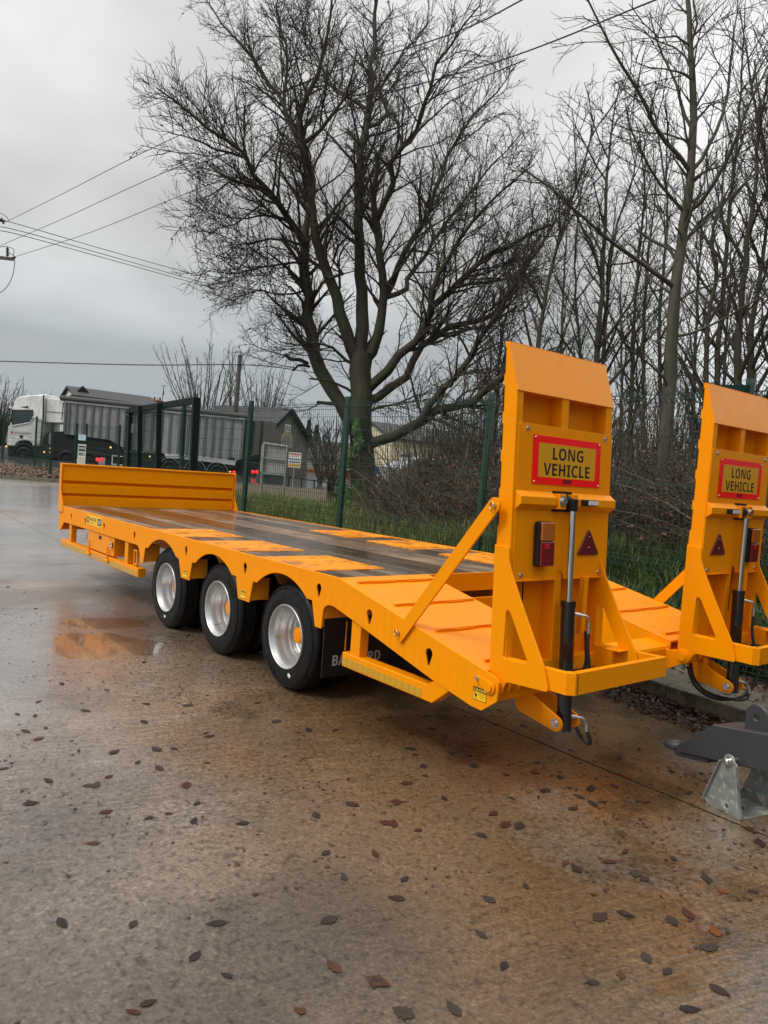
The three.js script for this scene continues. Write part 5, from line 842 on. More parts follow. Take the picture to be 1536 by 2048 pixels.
{ // corrugated grey site panel on galvanised posts
  const S = 22, k = S / FPX, o = farThing('steel_hoarding', 'grey corrugated steel hoarding on two galvanised posts in front of the stone house', 'hoarding', 541, 1000, S);
  const X = (px) => (px - 541) * k, Y = (py) => (1000 - py) * k;
  for (const px of [520.5, 566.5]) obj('post', [rod(V3(X(px), -0.6, 0.02), V3(X(px), Y(888), 0.02), 0.035, 0.035, 10)], M.galv, o);
  obj('crossbar', [rod(V3(X(518), Y(888), 0.02), V3(X(569), Y(891), 0.02), 0.03, 0.03, 10), rod(V3(X(519), Y(917), 0.02), V3(X(568), Y(919), 0.02), 0.022, 0.022, 8), rod(V3(X(519), Y(948), 0.02), V3(X(568), Y(949), 0.02), 0.022, 0.022, 8)], M.galv, o);
  const cs = []; for (let px = 515; px < 566; px += 3.0) cs.push(box(X(px), X(px + 2.7), Y(946), Y(891), -0.06 - (Math.round((px - 515) / 3.0) % 2) * 0.03, -0.02, 0.004));
  cs.forEach((g) => obj('corrugation', [g], std(lin(0.40, 0.41, 0.42), 0.5), o));
  obj('lower_panel', [box(X(508), X(566), Y(968), Y(950), -0.5, -0.1, 0.01)], std(lin(0.07, 0.08, 0.09), 0.6), o);
}
{ // safety sign on the house wall side
  const S = 33, k = S / FPX, o = farThing('safety_sign', 'white safety sign with red heading and blue symbols beside the stone house', 'sign', 585, 975, S);
  const g = new THREE.BoxGeometry(25 * k, 30 * k, 0.03).translate(0, (975 - 920) * k, 0);
  obj('sign_face', [g], std(0xffffff, 0.5, 0, { map: canvasTex(128, 160, (x, w, h) => { x.fillStyle = '#dcdcda'; x.fillRect(0, 0, w, h); x.fillStyle = '#b5443f'; const r = rng(8); for (let i = 0; i < 6; i++) x.fillRect(12 + i * 18, 10, 12, 20); for (let i = 0; i < 5; i++) x.fillRect(20 + i * 18, 38, 12, 10); x.fillStyle = '#2a6ea8'; for (let i = 0; i < 5; i++) { x.beginPath(); x.arc(18 + i * 23, 74, 10, 0, 7); x.fill(); } x.fillStyle = '#20242a'; for (let i = 0; i < 5; i++) { x.beginPath(); x.arc(18 + i * 23, 104, 9, 0, 7); x.fill(); } x.fillStyle = '#d3a326'; x.fillRect(8, 126, 112, 26); }) }), o, true);
  obj('sign_post', [rod(V3(0, -0.5, -0.03), V3(0, (975 - 905) * k, -0.03), 0.03, 0.03, 8)], M.galv, o);
}
{ // bungalows and walls seen through the fence
  const S = 74, k = S / FPX, o = farThing('white_bungalow', 'white bungalow with dark roof seen through the fence left of the big tree', 'bungalow', 655, 957, S, 0.25);
  const top = (py) => (957 - py) * k;
  const wl = house(o, 6.2, 5.5, top(921), top(897), M.paleWall, M.slate, true, 0.4);
  for (const x of [-1.6, 0.2, 1.4]) { const f = obj('window', [box(x - 0.35, x + 0.35, top(938), top(926), 2.752, 2.79, 0.01)], M.white, o); obj('pane', [box(x - 0.28, x + 0.28, top(937), top(927), 2.791, 2.8, 0)], M.glassDark, f); }
  const o2 = farThing('dark_roof_house', 'house with large dark slate roof partly behind the ivy covered trunk', 'house', 700, 962, 84, -0.2);
  const t2 = (py) => (962 - py) * 84 / FPX; house(o2, 7.5, 6, t2(930), t2(890), M.paleWall, M.slate, true, 0.4);
  const o3 = farThing('brick_wall', 'low brown brick and cream wall across the car park', 'wall', 655, 966, 56, 0.05);
  obj('brick_course', [box(-2.6, 2.6, 0.45, 0.95, -0.15, 0.15, 0.02)], M.brick, o3); obj('rendered_base', [box(-2.6, 2.6, -0.5, 0.447, -0.15, 0.13, 0.02)], M.cream, o3);
  const o4 = farThing('gate_pillar', 'cream capped brick gate pillar beside the fence post', 'pillar', 670, 968, 50);
  obj('shaft', [box(-0.5, 0.1, -0.3, 1.0, -0.3, 0.3, 0.02)], M.brick, o4); obj('cap', [box(-0.6, 0.2, 1.002, 1.25, -0.4, 0.4, 0.03)], M.cream, o4); obj('shaft', [box(0.5, 1.0, -0.3, 1.0, -0.3, 0.3, 0.02)], M.brick, o4); obj('cap', [box(0.4, 1.1, 1.002, 1.25, -0.4, 0.4, 0.03)], M.cream, o4);
  // black railings along the road
  const rl = farThing('railings', 'black metal railings on a kerb beside the road, seen through the fence', 'railings', 640, 990, 34);
  const kk = 34 / FPX; obj('rail', [bar(V3(-1.6, 20 * kk + 0.25, 0), V3(1.7, 20 * kk + 0.05, 0), 0.04, 0.05)], M.darkSteel, rl); obj('base_kerb', [bar(V3(-3.4, 0.10, 0), V3(1.8, -0.12, 0), 0.14, 0.12)], kerbMat, rl);
  for (let i = 0; i < 6; i++) obj('upright', [bar(V3(-1.5 + i * 0.6, -0.2, 0), V3(-1.5 + i * 0.6, 20 * kk + 0.30 - i * 0.035, 0), 0.05, 0.05, V3(1, 0, 0.1))], M.darkSteel, rl);
  const bin = farThing('bollard', 'dark rounded bollard on the road edge left of the tall fence post', 'bollard', 666, 982, 33); obj('shaft', [rod(V3(0, -0.2, 0), V3(0, 0.60, 0), 0.075, 0.07, 12)], M.darkSteel, bin); obj('head', [rod(V3(0, 0.602, 0), V3(0, 0.85, 0), 0.045, 0.045, 12), new THREE.SphereGeometry(0.06, 12, 8).translate(0, 0.86, 0)], M.black, bin);
}
{ // cream house right of the big trunk, behind the thicket
  const S = 46, k = S / FPX, o = farThing('cream_house', 'cream rendered house half hidden by brambles right of the big trunk', 'house', 815, 985, S, 0.5);
  const top = (py) => (985 - py) * k;
  house(o, 5.6, 5.0, top(888), top(858), M.cream, M.slate, true, 0.2);
  for (const [x, z] of [[-1.8, 0], [0.2, 0], [1.7, 0]]) { const f = obj('window', [box(x - 0.42, x + 0.42, top(935), top(912), 2.502, 2.54, 0.01)], M.white, o); obj('pane', [box(x - 0.34, x + 0.34, top(933), top(914), 2.541, 2.55, 0)], M.glassDark, f); }
  const sg = farThing('blue_sign', 'blue and white sign at the edge of the ivy covered trunk', 'sign', 751, 985, 30); const k2 = 30 / FPX;
  obj('sign_face', [box(-6 * k2, 6 * k2, 28 * k2, 52 * k2, 0, 0.03, 0.004)], std(lin(0.05, 0.22, 0.48), 0.5), sg); obj('white_strip', [box(-6 * k2, 6 * k2, 31 * k2, 36 * k2, 0.031, 0.034, 0)], M.white, sg); obj('lower_sign', [box(-5 * k2, 6 * k2, 11 * k2, 24 * k2, 0, 0.03, 0.004)], M.white, sg); obj('sign_post', [rod(V3(0, -0.6, -0.04), V3(0, 52 * k2, -0.04), 0.03, 0.03, 8)], M.galv, sg);
  const wl = farThing('grey_wall', 'low grey wall with railings behind the brambles right of the trunk', 'wall', 772, 990, 33); const k3 = 33 / FPX; obj('wall_body', [box(-0.5, 2.6, -0.6, 36 * k3, -0.2, 0, 0.02)], M.stone, wl); obj('wall_cap', [box(-0.55, 2.65, 36 * k3 + 0.002, 36 * k3 + 0.07, -0.25, 0.05, 0.01)], M.brick, wl);
}
{ // silver car parked among the bushes
  const S = 30, o = farThing('parked_car', 'silver car with a lit headlight half hidden in the thicket', 'car', 856, 985, S, 0.5);
  const body = [[-1.9, 0.30], [1.95, 0.30], [2.0, 0.62], [1.85, 0.80], [1.0, 0.92], [0.4, 1.32], [-0.9, 1.38], [-1.6, 1.0], [-1.95, 0.9]];
  const b = obj('body', [slabXY(body, -0.82, 0.82, [], 0.06)], std(lin(0.42, 0.43, 0.45), 0.3, 0.3), o);
  obj('side_window', [slabXY([[-1.3, 0.98], [0.72, 0.96], [0.34, 1.26], [-0.85, 1.30]], 0.821, 0.835, [], 0.002)], M.glassDark, b);
  for (const x of [-1.25, 1.3]) { const w = new THREE.Group(); w.name = 'wheel'; w.position.set(x, 0.32, 0.78); o.add(w); obj('tyre', [new THREE.TorusGeometry(0.24, 0.085, 10, 24)], M.rubber, w); obj('rim', [new THREE.CylinderGeometry(0.19, 0.19, 0.08, 18).rotateX(Math.PI / 2)], M.silver, w); }
  obj('headlight', [new THREE.SphereGeometry(0.11, 12, 8).scale(0.6, 0.7, 1.2).translate(1.93, 0.66, 0.62)], glow([1, 0.95, 0.85], 1.2), b);
}
// ---------- poles and wires ----------
T.poleWood = tex(128, 256, (u, v) => { const n = fbm(u * 32, v * 2, 4, 32); const k = 0.6 + 0.8 * n; return [0.075 * k, 0.066 * k, 0.056 * k]; });
M.pole = std(0xffffff, 0.85, 0, { map: rep(T.poleWood, 2, 0.4) });
M.cable = std(lin(0.035, 0.037, 0.042), 0.6);
{
  const S = 47, t = at(480, 713, S), p = leanPost(472, 815, 480, 713, S, 0, 0), foot = t.clone().lerp(at(472, 815, S), 2.2);
  const o = thing('wooden_pole', 'wooden utility pole rising behind the grey tipper, left of the big tree', 'pole'); obj('pole_shaft', [rod(foot, t, 0.17, 0.13, 12)], M.pole, o); obj('pole_cap', [rod(t, t.clone().add(V3(0, 0.08, 0)), 0.14, 0.12, 12)], M.darkSteel, o); obj('cable_clamp', [rod(at(476, 729, S - 0.1), at(483, 730, S - 0.1), 0.05, 0.05, 8)], M.darkSteel, o);
  // the pole of the overhead line, left of the frame: only its crossarm ends reach in
  const q = thing('power_line_pole', 'power line pole at the left edge with insulators on its crossarms', 'pole'), s2 = 40;
  obj('pole_shaft', [rod(onLand(-60, 930, s2), at(-42, 430, s2), 0.18, 0.14, 12)], M.pole, q);
  obj('crossarm', [bar(at(-90, 505, s2), at(27, 518.5, s2), 0.12, 0.16)], M.pole, q); obj('crossarm', [bar(at(-90, 430, s2), at(4, 441, s2), 0.11, 0.13)], M.pole, q);
  const ins = (px, py, h) => { const g = []; for (let i = 0; i < 4; i++) { const a = at(px, py - i * h / 4, s2); g.push(new THREE.CylinderGeometry(0.05, 0.10, 0.07, 10).translate(a.x, a.y, a.z)); } g.push(rod(at(px, py + 6, s2), at(px, py - h, s2), 0.03, 0.03, 6)); obj('insulator', g, M.darkSteel, q); };
  ins(15, 510, 17); obj('insulator', [rod(at(-2, 440, s2), at(9, 442, s2), 0.09, 0.06, 8), rod(at(3, 436, s2), at(7, 448, s2), 0.05, 0.05, 6)], M.darkSteel, q); obj('insulator', [rod(at(20, 518, s2), at(31, 514, s2), 0.07, 0.05, 8)], M.darkSteel, q);
  for (const g of [tube([[18, 506], [28, 512], [29, 530], [24, 555], [12, 576], [-6, 590]].map(([x, y]) => at(x, y, s2)), 0.02, 24, 5), tube([[-6, 495], [12, 493], [28, 500], [26, 512]].map(([x, y]) => at(x, y, s2)), 0.018, 20, 5), tube([[-6, 424], [8, 430], [18, 440]].map(([x, y]) => at(x, y, s2)), 0.018, 20, 5)]) obj('jumper_wire', [g], M.cable, q);
  const wire = (label, pts, r) => { const m = obj('overhead_wire', [tube(pts.map(([x, y, s]) => at(x, y, s)), r, 120, 5)], M.cable); tag(m, label, 'wire'); };
  wire('upper of the three wires fanning up from the left pole into the tree', [[8, 446, 40], [120, 390, 34], [330, 284, 25], [620, 160, 18], [940, 53, 13], [1045, -1, 12], [1300, -140, 10]], 0.013);
  wire('middle one of the three wires fanning up from the left pole', [[-20, 500, 40], [120, 440, 34], [350, 336, 26], [700, 210, 18], [1030, 111, 13], [1310, 0, 10.5], [1560, -100, 9]], 0.013);
  wire('lowest of the three wires fanning up from the left pole', [[28, 514, 40], [180, 465, 34], [365, 390, 28], [700, 262, 20], [1050, 120, 15]], 0.013);
  wire('topmost of three thin lines falling to the right behind the tree', [[-10, 437, 42], [20, 444, 43], [230, 505, 50], [440, 562, 58], [640, 610, 66]], 0.022);
  wire('middle of three thin lines falling to the right behind the tree', [[-10, 452, 42], [20, 457, 43], [230, 515, 50], [440, 574, 58], [640, 622, 66]], 0.022);
  wire('lowest of three thin lines falling to the right behind the tree', [[-10, 460, 42], [20, 465, 43], [230, 522, 50], [440, 580, 58], [640, 630, 66]], 0.022);
  wire('level dark cable crossing the low sky to the wooden pole', [[-40, 721, 45], [120, 726, 45.5], [300, 730, 46.2], [479, 729.5, 47], [540, 733, 48.5], [640, 747, 51]], 0.034);
}
// unseen block added behind the camera to keep sky light off the rear faces
{
  const o = thing('sky_blocker', 'grey building shape added unseen behind the camera to shade the rear faces', 'blocker', [10, 0, 11.5], 0);
  obj('wall', [box(-11, 11, 0, 5.6, 0, 12, 0)], std(lin(0.10, 0.105, 0.11), 0.7), o);
  obj('roof', [slabXY([[-11.4, 5.6], [11.4, 5.6], [0, 7.4]], -0.4, 12.4, [], 0)], std(lin(0.08, 0.085, 0.09), 0.7), o);
  for (let i = 0; i < 3; i++) obj('blocker_door', [box(-9.5 + i * 7, -5 + i * 7, 0, 4.4, -0.06, 0.0, 0)], std(lin(0.18, 0.18, 0.18), 0.6), o);
}
// ---------- trees, bare in winter ----------
T.bark = tex(256, 512, (u, v) => { const n = fbm(u * 16, v * 4, 5, 16), f = fbm(u * 64, v * 16, 3, 64), m = sstep(0.5, 0.7, fbm(u * 4 + 3, v * 4, 4, 4)); const k = 0.45 + 0.9 * n * (0.6 + 0.6 * f); return [lerp(0.058, 0.052, m) * k, lerp(0.046, 0.056, m) * k, lerp(0.036, 0.030, m) * k]; });
T.barkGrey = tex(256, 512, (u, v) => { const n = fbm(u * 8, v * 8, 5, 8), f = fbm(u * 8, v * 64, 3, 64), m = sstep(0.5, 0.68, fbm(u * 4 + 3, v * 4, 4, 4)); const k = 0.55 + 0.7 * n + 0.25 * (f - 0.5); return [lerp(0.078, 0.052, m) * k, lerp(0.070, 0.056, m) * k, lerp(0.054, 0.032, m) * k]; });
const barkMat = std(0xffffff, 0.85, 0, { map: T.bark, bumpMap: T.bark, bumpScale: 0.02 }), barkGrey = std(0xffffff, 0.8, 0, { map: T.barkGrey, bumpMap: T.barkGrey, bumpScale: 0.008 });
const twigMat = std(lin(0.030, 0.024, 0.020), 0.85), twigBrown = std(lin(0.050, 0.038, 0.028), 0.85), twigPale = std(lin(0.070, 0.062, 0.046), 0.85);
class Buf { constructor() { this.p = []; this.n = []; this.u = []; this.i = []; }
  tube(pts, radii, sides) {
    const base = this.p.length / 3, N = pts.length; let ref = Math.abs(pts[1].y - pts[0].y) > 0.8 * pts[1].distanceTo(pts[0]) ? V3(1, 0, 0) : V3(0, 1, 0), len = 0;
    for (let k = 0; k < N; k++) {
      const t = (k < N - 1 ? pts[k + 1].clone().sub(pts[k]) : pts[k].clone().sub(pts[k - 1])); if (k > 0 && k < N - 1) t.add(pts[k].clone().sub(pts[k - 1])); t.normalize();
      const a = ref.clone().addScaledVector(t, -ref.dot(t)); if (a.lengthSq() < 1e-6) a.set(t.y, t.z, t.x).addScaledVector(t, -a.dot(t)); a.normalize(); const b = t.clone().cross(a); ref = a; if (k) len += pts[k].distanceTo(pts[k - 1]);
      const m = sides > 3 ? sides + 1 : sides;
      for (let j = 0; j < m; j++) { const an = j / sides * 2 * Math.PI, c = Math.cos(an), s = Math.sin(an), nx = a.x * c + b.x * s, ny = a.y * c + b.y * s, nz = a.z * c + b.z * s; this.p.push(pts[k].x + nx * radii[k], pts[k].y + ny * radii[k], pts[k].z + nz * radii[k]); this.n.push(nx, ny, nz); this.u.push(j / sides, len * 0.5); }
    }
    const m = sides > 3 ? sides + 1 : sides;
    for (let k = 0; k < N - 1; k++) for (let j = 0; j < sides; j++) { const j1 = sides > 3 ? j + 1 : (j + 1) % sides, a = base + k * m + j, b = base + k * m + j1; this.i.push(a, b, a + m, b, b + m, a + m); }
  }
  quad(c, ux, uy) { const b = this.p.length / 3, n = ux.clone().cross(uy).normalize(); for (const [s, t] of [[-1, 0], [0, -0.6], [1, 0], [0, 0.6]]) { this.p.push(c.x + ux.x * s + uy.x * t, c.y + ux.y * s + uy.y * t, c.z + ux.z * s + uy.z * t); this.n.push(n.x, n.y, n.z); this.u.push(s, t); } this.i.push(b, b + 1, b + 2, b, b + 2, b + 3); }
  geo() { const g = new THREE.BufferGeometry(); g.setAttribute('position', new THREE.Float32BufferAttribute(this.p, 3)); g.setAttribute('normal', new THREE.Float32BufferAttribute(this.n, 3)); g.setAttribute('uv', new THREE.Float32BufferAttribute(this.u, 2)); g.setIndex(this.i); return g; }
  mesh(name, mat, parent) { if (!this.i.length) return null; const m = new THREE.Mesh(this.geo(), mat); m.name = name; m.castShadow = m.receiveShadow = true; parent.add(m); return m; }
}
const perp = (t, r) => { const a = V3(r() - 0.5, r() - 0.5, r() - 0.5); a.addScaledVector(t, -a.dot(t)); return a.normalize(); };
function resample(P, step, r, wob) { const c = new THREE.CatmullRomCurve3(P, false, 'centripetal'), L = c.getLength(), n = Math.max(3, Math.round(L / step)), o = c.getSpacedPoints(n); for (let i = 1; i < n; i++) o[i].add(V3(r() - 0.5, r() - 0.5, r() - 0.5).multiplyScalar(wob * step)); return [o, L]; }
// side shoots off a branch; spec lists, level by level: [shoots per metre, length, spread in radians, least radius, sides, wobble]
function shoots(pts, L, r0, r1, lv, spec, r, big, fine, bias, from = 0.12) {
  if (lv >= spec.length) return; const [per, len, ang, rmin, sides, wob, up] = spec[lv], n = Math.max(1, Math.round(per * L * (1 - from) * (0.8 + 0.4 * r()))); let side = perp(V3(0.1, 1, 0.1).normalize(), r);
  for (let k = 0; k < n; k++) {
    const t = from + (1 - from) * (k + r()) / n, f = t * (pts.length - 1), i = Math.min(pts.length - 2, Math.floor(f)), p = pts[i].clone().lerp(pts[i + 1], f - i), tan = pts[i + 1].clone().sub(pts[i]).normalize();
    const q = perp(tan, r), d = tan.clone().multiplyScalar(Math.cos(ang)).addScaledVector(q, Math.sin(ang) * (0.7 + 0.6 * r())).add(V3(0, up, 0)); if (bias) d.addScaledVector(bias, 0.15); d.normalize();
    const l = len * (0.45 + 0.85 * r()) * (1 - 0.58 * t), m = lv + 1 >= spec.length ? 3 : 5, P = [p], st = l / m, dd = d.clone(); for (let s = 0; s < m; s++) { dd.add(V3(r() - 0.5, r() - 0.5 + up * 0.35, r() - 0.5).multiplyScalar(wob)).normalize(); P.push(P[s].clone().addScaledVector(dd, st)); }
    const rs = Math.max(rmin, lerp(r0, r1, t) * 0.42), re = Math.max(rmin * 0.55, rs * 0.3), R = P.map((_, s) => lerp(rs, re, s / m)); (rs > 0.018 ? big : fine).tube(P, R, sides);
    shoots(P, l, rs, re, lv + 1, spec, r, big, fine, bias, 0.2);
  }
}
function limbTree(root, limbs, spec, seed, mats, opt = {}) {       // limbs: [points, radius at foot, radius at tip, from]
  const r = rng(seed), big = new Buf(), fine = new Buf(), lv = new Buf(), T0 = resample(limbs[0][0], 0.12, () => 0.5, 0)[0];
  limbs.slice(1).forEach((l) => { const p = l[0][0]; let best = null, bd = 0.62; for (const q of T0) { const d = q.distanceTo(p) + Math.abs(q.y - p.y + 0.22) * 0.5; if (d < bd) { bd = d; best = q; } } if (best) l[0].unshift(best.clone()); });
  for (const [P, a, b, from = 0.25] of limbs) { const [pts, L] = resample(P, opt.step ?? 0.35, r, opt.wob ?? 0.10), R = pts.map((_, i) => { const t = i / (pts.length - 1); return lerp(a, b, Math.pow(t, 0.9)) * (1 + 0.08 * (r() - 0.5)); }); if (opt.flare && P === limbs[0][0]) R.forEach((v, i) => { R[i] = v * (1 + 0.5 * Math.exp(-i * 0.9)); }); big.tube(pts, R, a > 0.09 ? 12 : 7);
    if (opt.sub && L > 1.5) { const n = Math.round(opt.sub * L * (1 - from)); for (let k = 0; k < n; k++) { const t = lerp(Math.max(from, 0.15), 0.82, (k + r()) / n), i = Math.min(pts.length - 2, Math.floor(t * (pts.length - 1))), p = pts[i], tan = pts[i + 1].clone().sub(p).normalize(), q = perp(tan, r), d = tan.clone().multiplyScalar(0.75).addScaledVector(q, 0.75).add(V3(0, 0.25, 0)).normalize(), len = (1.3 + 1.8 * r()) * (1 - 0.75 * t), Q = [p.clone()], rs = Math.min(lerp(a, b, t) * 0.5, 0.020 + 0.022 * r()); for (let j = 1; j <= 7; j++) { d.add(V3(r() - 0.5, r() - 0.42, r() - 0.5).multiplyScalar(0.62)).normalize(); Q.push(Q[j - 1].clone().addScaledVector(d, len / 7)); } big.tube(Q, Q.map((_, j) => lerp(rs, 0.008, j / 7)), 6); shoots(Q, len, rs, 0.008, 1, spec, r, big, fine, opt.bias, 0.12); } } shoots(pts, L, a, b, 0, spec, r, big, fine, opt.bias, from); }
  big.mesh('trunk', mats[0], root); fine.mesh('crown', mats[1], root);
  if (opt.leaves) { const [n, col] = opt.leaves, src = fine.p; for (let k = 0; k < n; k++) { const i = Math.floor(r() * src.length / 3) * 3, c = V3(src[i], src[i + 1], src[i + 2]); if (opt.leafOK && !opt.leafOK(c, r)) continue; const u = perp(V3(0, 1, 0), r).add(V3(0, r() - 0.7, 0)).multiplyScalar(0.035), w = perp(u.clone().normalize(), r).multiplyScalar(0.03); lv.quad(c, u, w); } const m = lv.mesh('leaf', std(lin(...col), 0.7, 0, { side: THREE.DoubleSide }), root); if (m) stuff(m); }
  return root;
}
const polyline = (a, s, ds = 0, ox = 0, oy = 0, k = 1) => { const o = [], n = a.length / 2; for (let i = 0; i < n; i++) o.push(at(ox + a[2 * i] / k, oy + a[2 * i + 1] / k, s + ds * (i / (n - 1)))); return o; };
{ // the big spreading tree
  const S = 17, root = thing('spreading_tree', 'large bare spreading tree with many limbs and ivy on its trunk behind the fence', 'tree');
  const P = (a, ds = 0, s0 = S) => polyline(a, s0, ds, 260, 0, 1.829), foot = onLand(719, 1010, S);
  const trunk = P([853, 1800, 850, 1640, 848, 1500, 850, 1400, 852, 1290]); trunk.unshift(foot);
  const L = [[trunk, 0.30, 0.25, 0.9],
    [P([820, 1560, 745, 1440, 690, 1350, 660, 1240, 650, 1100, 645, 980, 640, 900], 0.4), 0.185, 0.115, 0.4],
    [P([640, 900, 610, 850, 560, 765, 520, 720, 420, 580, 310, 478, 180, 380, 95, 320], -2.6, S + 0.4), 0.095, 0.012, 0.05], [P([642, 905, 655, 740, 635, 560, 600, 480, 565, 380, 500, 290, 440, 195, 350, 105, 280, 0], 1.5, S + 0.4), 0.10, 0.016, 0.1],
    [P([565, 385, 570, 200, 548, 60, 535, -80], 0.8, S + 1.2), 0.05, 0.012, 0.05], [P([520, 722, 400, 655, 320, 690, 240, 730], -1.2, S - 0.8), 0.035, 0.008, 0.1], [P([430, 580, 330, 545, 230, 510, 150, 488], -1.8, S - 0.4), 0.035, 0.008, 0.1], [P([495, 700, 440, 785, 350, 830, 270, 870], -0.8, S - 0.4), 0.03, 0.008, 0.1],
    [P([825, 1310, 790, 1200, 745, 1060, 700, 950, 680, 850, 665, 740, 660, 640, 632, 530, 628, 430, 645, 350, 690, 260, 720, 120, 740, -40], -1.6), 0.165, 0.02, 0.25], [P([640, 520, 700, 470, 770, 390, 800, 290, 830, 180], -1.2, S - 1.2), 0.055, 0.012, 0.1], [P([720, 1020, 770, 1010, 745, 925, 800, 860], 0.6, S - 0.6), 0.045, 0.02, 0.2],
    [P([850, 1330, 848, 1180, 850, 1060, 842, 900, 838, 740, 842, 580, 850, 480, 872, 400, 882, 300, 886, 180, 892, 60, 920, -80], 0.6), 0.175, 0.03, 0.3], [P([850, 470, 930, 430, 940, 380, 910, 340, 960, 250, 1040, 150, 1110, 60], 1.4, S + 0.3), 0.06, 0.012, 0.1], [P([870, 400, 800, 360, 750, 330, 700, 240, 650, 150, 620, 30], 1.6, S + 0.4), 0.045, 0.010, 0.1],
    [P([875, 1320, 905, 1210, 928, 1110, 915, 980, 905, 820, 880, 690, 900, 640, 905, 560], -0.8), 0.14, 0.05, 0.3], [P([905, 800, 945, 735, 968, 650, 965, 580, 1000, 540, 1050, 480, 1080, 380, 1100, 280, 1180, 150, 1280, 20], -2.2, S - 0.5), 0.08, 0.012, 0.1], [P([925, 1100, 985, 970, 1010, 890, 1060, 850, 1150, 610, 1190, 510, 1240, 440, 1330, 350, 1410, 240], 1.2, S - 0.2), 0.085, 0.012, 0.2], [P([930, 1090, 1010, 1075, 1020, 1030, 1100, 900, 1200, 760, 1330, 600, 1440, 480], 2.2, S - 0.2), 0.07, 0.012, 0.2],
    [P([880, 1420, 960, 1330, 1060, 1210, 1100, 1140, 1190, 1050, 1280, 960, 1400, 890, 1540, 820], -1.6), 0.135, 0.03, 0.25], [P([1100, 1140, 1110, 1050, 1180, 930, 1260, 800, 1350, 700, 1480, 600], -1.0, S - 0.8), 0.07, 0.012, 0.1], [P([1190, 1050, 1290, 1040, 1400, 1010, 1500, 1010], 0.5, S - 1.1), 0.045, 0.012, 0.1],
    [P([895, 1450, 985, 1400, 1080, 1260, 1180, 1190, 1330, 1150, 1400, 1050, 1470, 940, 1560, 800], 1.5), 0.11, 0.03, 0.25],
    [P([880, 1620, 980, 1585, 1060, 1540, 1110, 1505, 1180, 1490, 1290, 1440, 1370, 1380, 1480, 1290], -1.8), 0.14, 0.06, 0.35], [P([1060, 1540, 1110, 1465, 1165, 1400, 1245, 1300, 1290, 1215, 1340, 1150, 1440, 980, 1500, 860], -0.6, S - 0.9), 0.09, 0.025, 0.2], [P([1090, 1530, 1170, 1560, 1250, 1620, 1330, 1720], -0.5, S - 0.9), 0.04, 0.012, 0.1],
    [P([880, 1500, 950, 1490, 1040, 1450, 1100, 1440], -0.8), 0.04, 0.01, 0.1], [P([640, 1190, 600, 1160, 570, 1150], -0.4, S + 0.2), 0.055, 0.045, 0.8], [P([650, 1330, 600, 1310, 567, 1297], -0.3, S + 0.2), 0.05, 0.04, 0.8], [P([655, 1340, 625, 1335, 597, 1355], -0.5, S + 0.2), 0.035, 0.028, 0.8], [P([640, 1150, 620, 1090, 580, 1040, 560, 1080], -0.3, S + 0.2), 0.045, 0.016, 0.3],
    [P([815, 1440, 770, 1400, 710, 1390, 657, 1385], -0.5), 0.04, 0.022, 0.6], [P([790, 1320, 720, 1260, 640, 1260, 550, 1250], -0.8), 0.05, 0.012, 0.3], [P([800, 1480, 745, 1475, 685, 1472], -0.3), 0.06, 0.04, 0.8], [P([645, 960, 560, 970, 420, 990, 330, 1005, 290, 990], -1.2, S + 0.3), 0.035, 0.008, 0.15], [P([640, 900, 520, 880, 380, 905, 290, 950], -1.0, S + 0.4), 0.035, 0.008, 0.1], [P([650, 1060, 560, 1075, 450, 1060, 370, 1100], -0.8, S + 0.3), 0.03, 0.008, 0.15]];
  for (const l of L.slice(1)) { l[1] *= 0.95; }
  limbTree(root, L, [[6.0, 1.85, 0.80, 0.0090, 4, 0.36, 0.20], [7.4, 0.85, 0.75, 0.0064, 3, 0.42, 0.14], [9.4, 0.40, 0.7, 0.0050, 3, 0.38, 0.12]], 101, [barkMat, twigMat], { step: 0.42, wob: 0.24, flare: true, sub: 2.1, leaves: [2600, [0.030, 0.020, 0.016]], leafOK: (c, r) => r() < 0.35 || c.y < 8 });
  // ivy climbing the trunk
  const r = rng(55), tone = [lin(0.030, 0.085, 0.013), lin(0.070, 0.16, 0.028), lin(0.14, 0.22, 0.07)], bufs = [new Buf(), new Buf(), new Buf()];
  for (let k = 0; k < 2600; k++) {
    const t = r(), y = lerp(foot.y + 0.35, at(715, 842, S).y, t), ax = trunk[0].clone().lerp(at(726, 850, S), clamp((y - foot.y) / 2.2)), an = -3.15 + 2.1 * r() * (1 - 0.30 * t), d = fbm(an * 2.2 + 30, y * 2.6 + 10, 3);
    if (d < 0.34 + 0.16 * t) continue;
    const dir = RIGHT.clone().multiplyScalar(Math.cos(an)).addScaledVector(FWD, Math.sin(an)), p = V3(ax.x, y, ax.z).addScaledVector(dir, 0.40 + 0.20 * (1 - t) * (1 - t) + 0.14 * r() * d), u = perp(dir, r).multiplyScalar(0.045 + 0.03 * r()), w = dir.clone().cross(u).addScaledVector(dir, 0.05 * (r() - 0.3)); bufs[Math.min(2, Math.floor(r() * r() * 3.4))].quad(p, u, w);
  }
  
  bufs.forEach((iv, i) => { const m = iv.mesh('ivy', phys(tone[i], 0.4, { side: THREE.DoubleSide }), root); m.userData.label = 'green ivy on the left of the trunk'; stuff(m); });
}
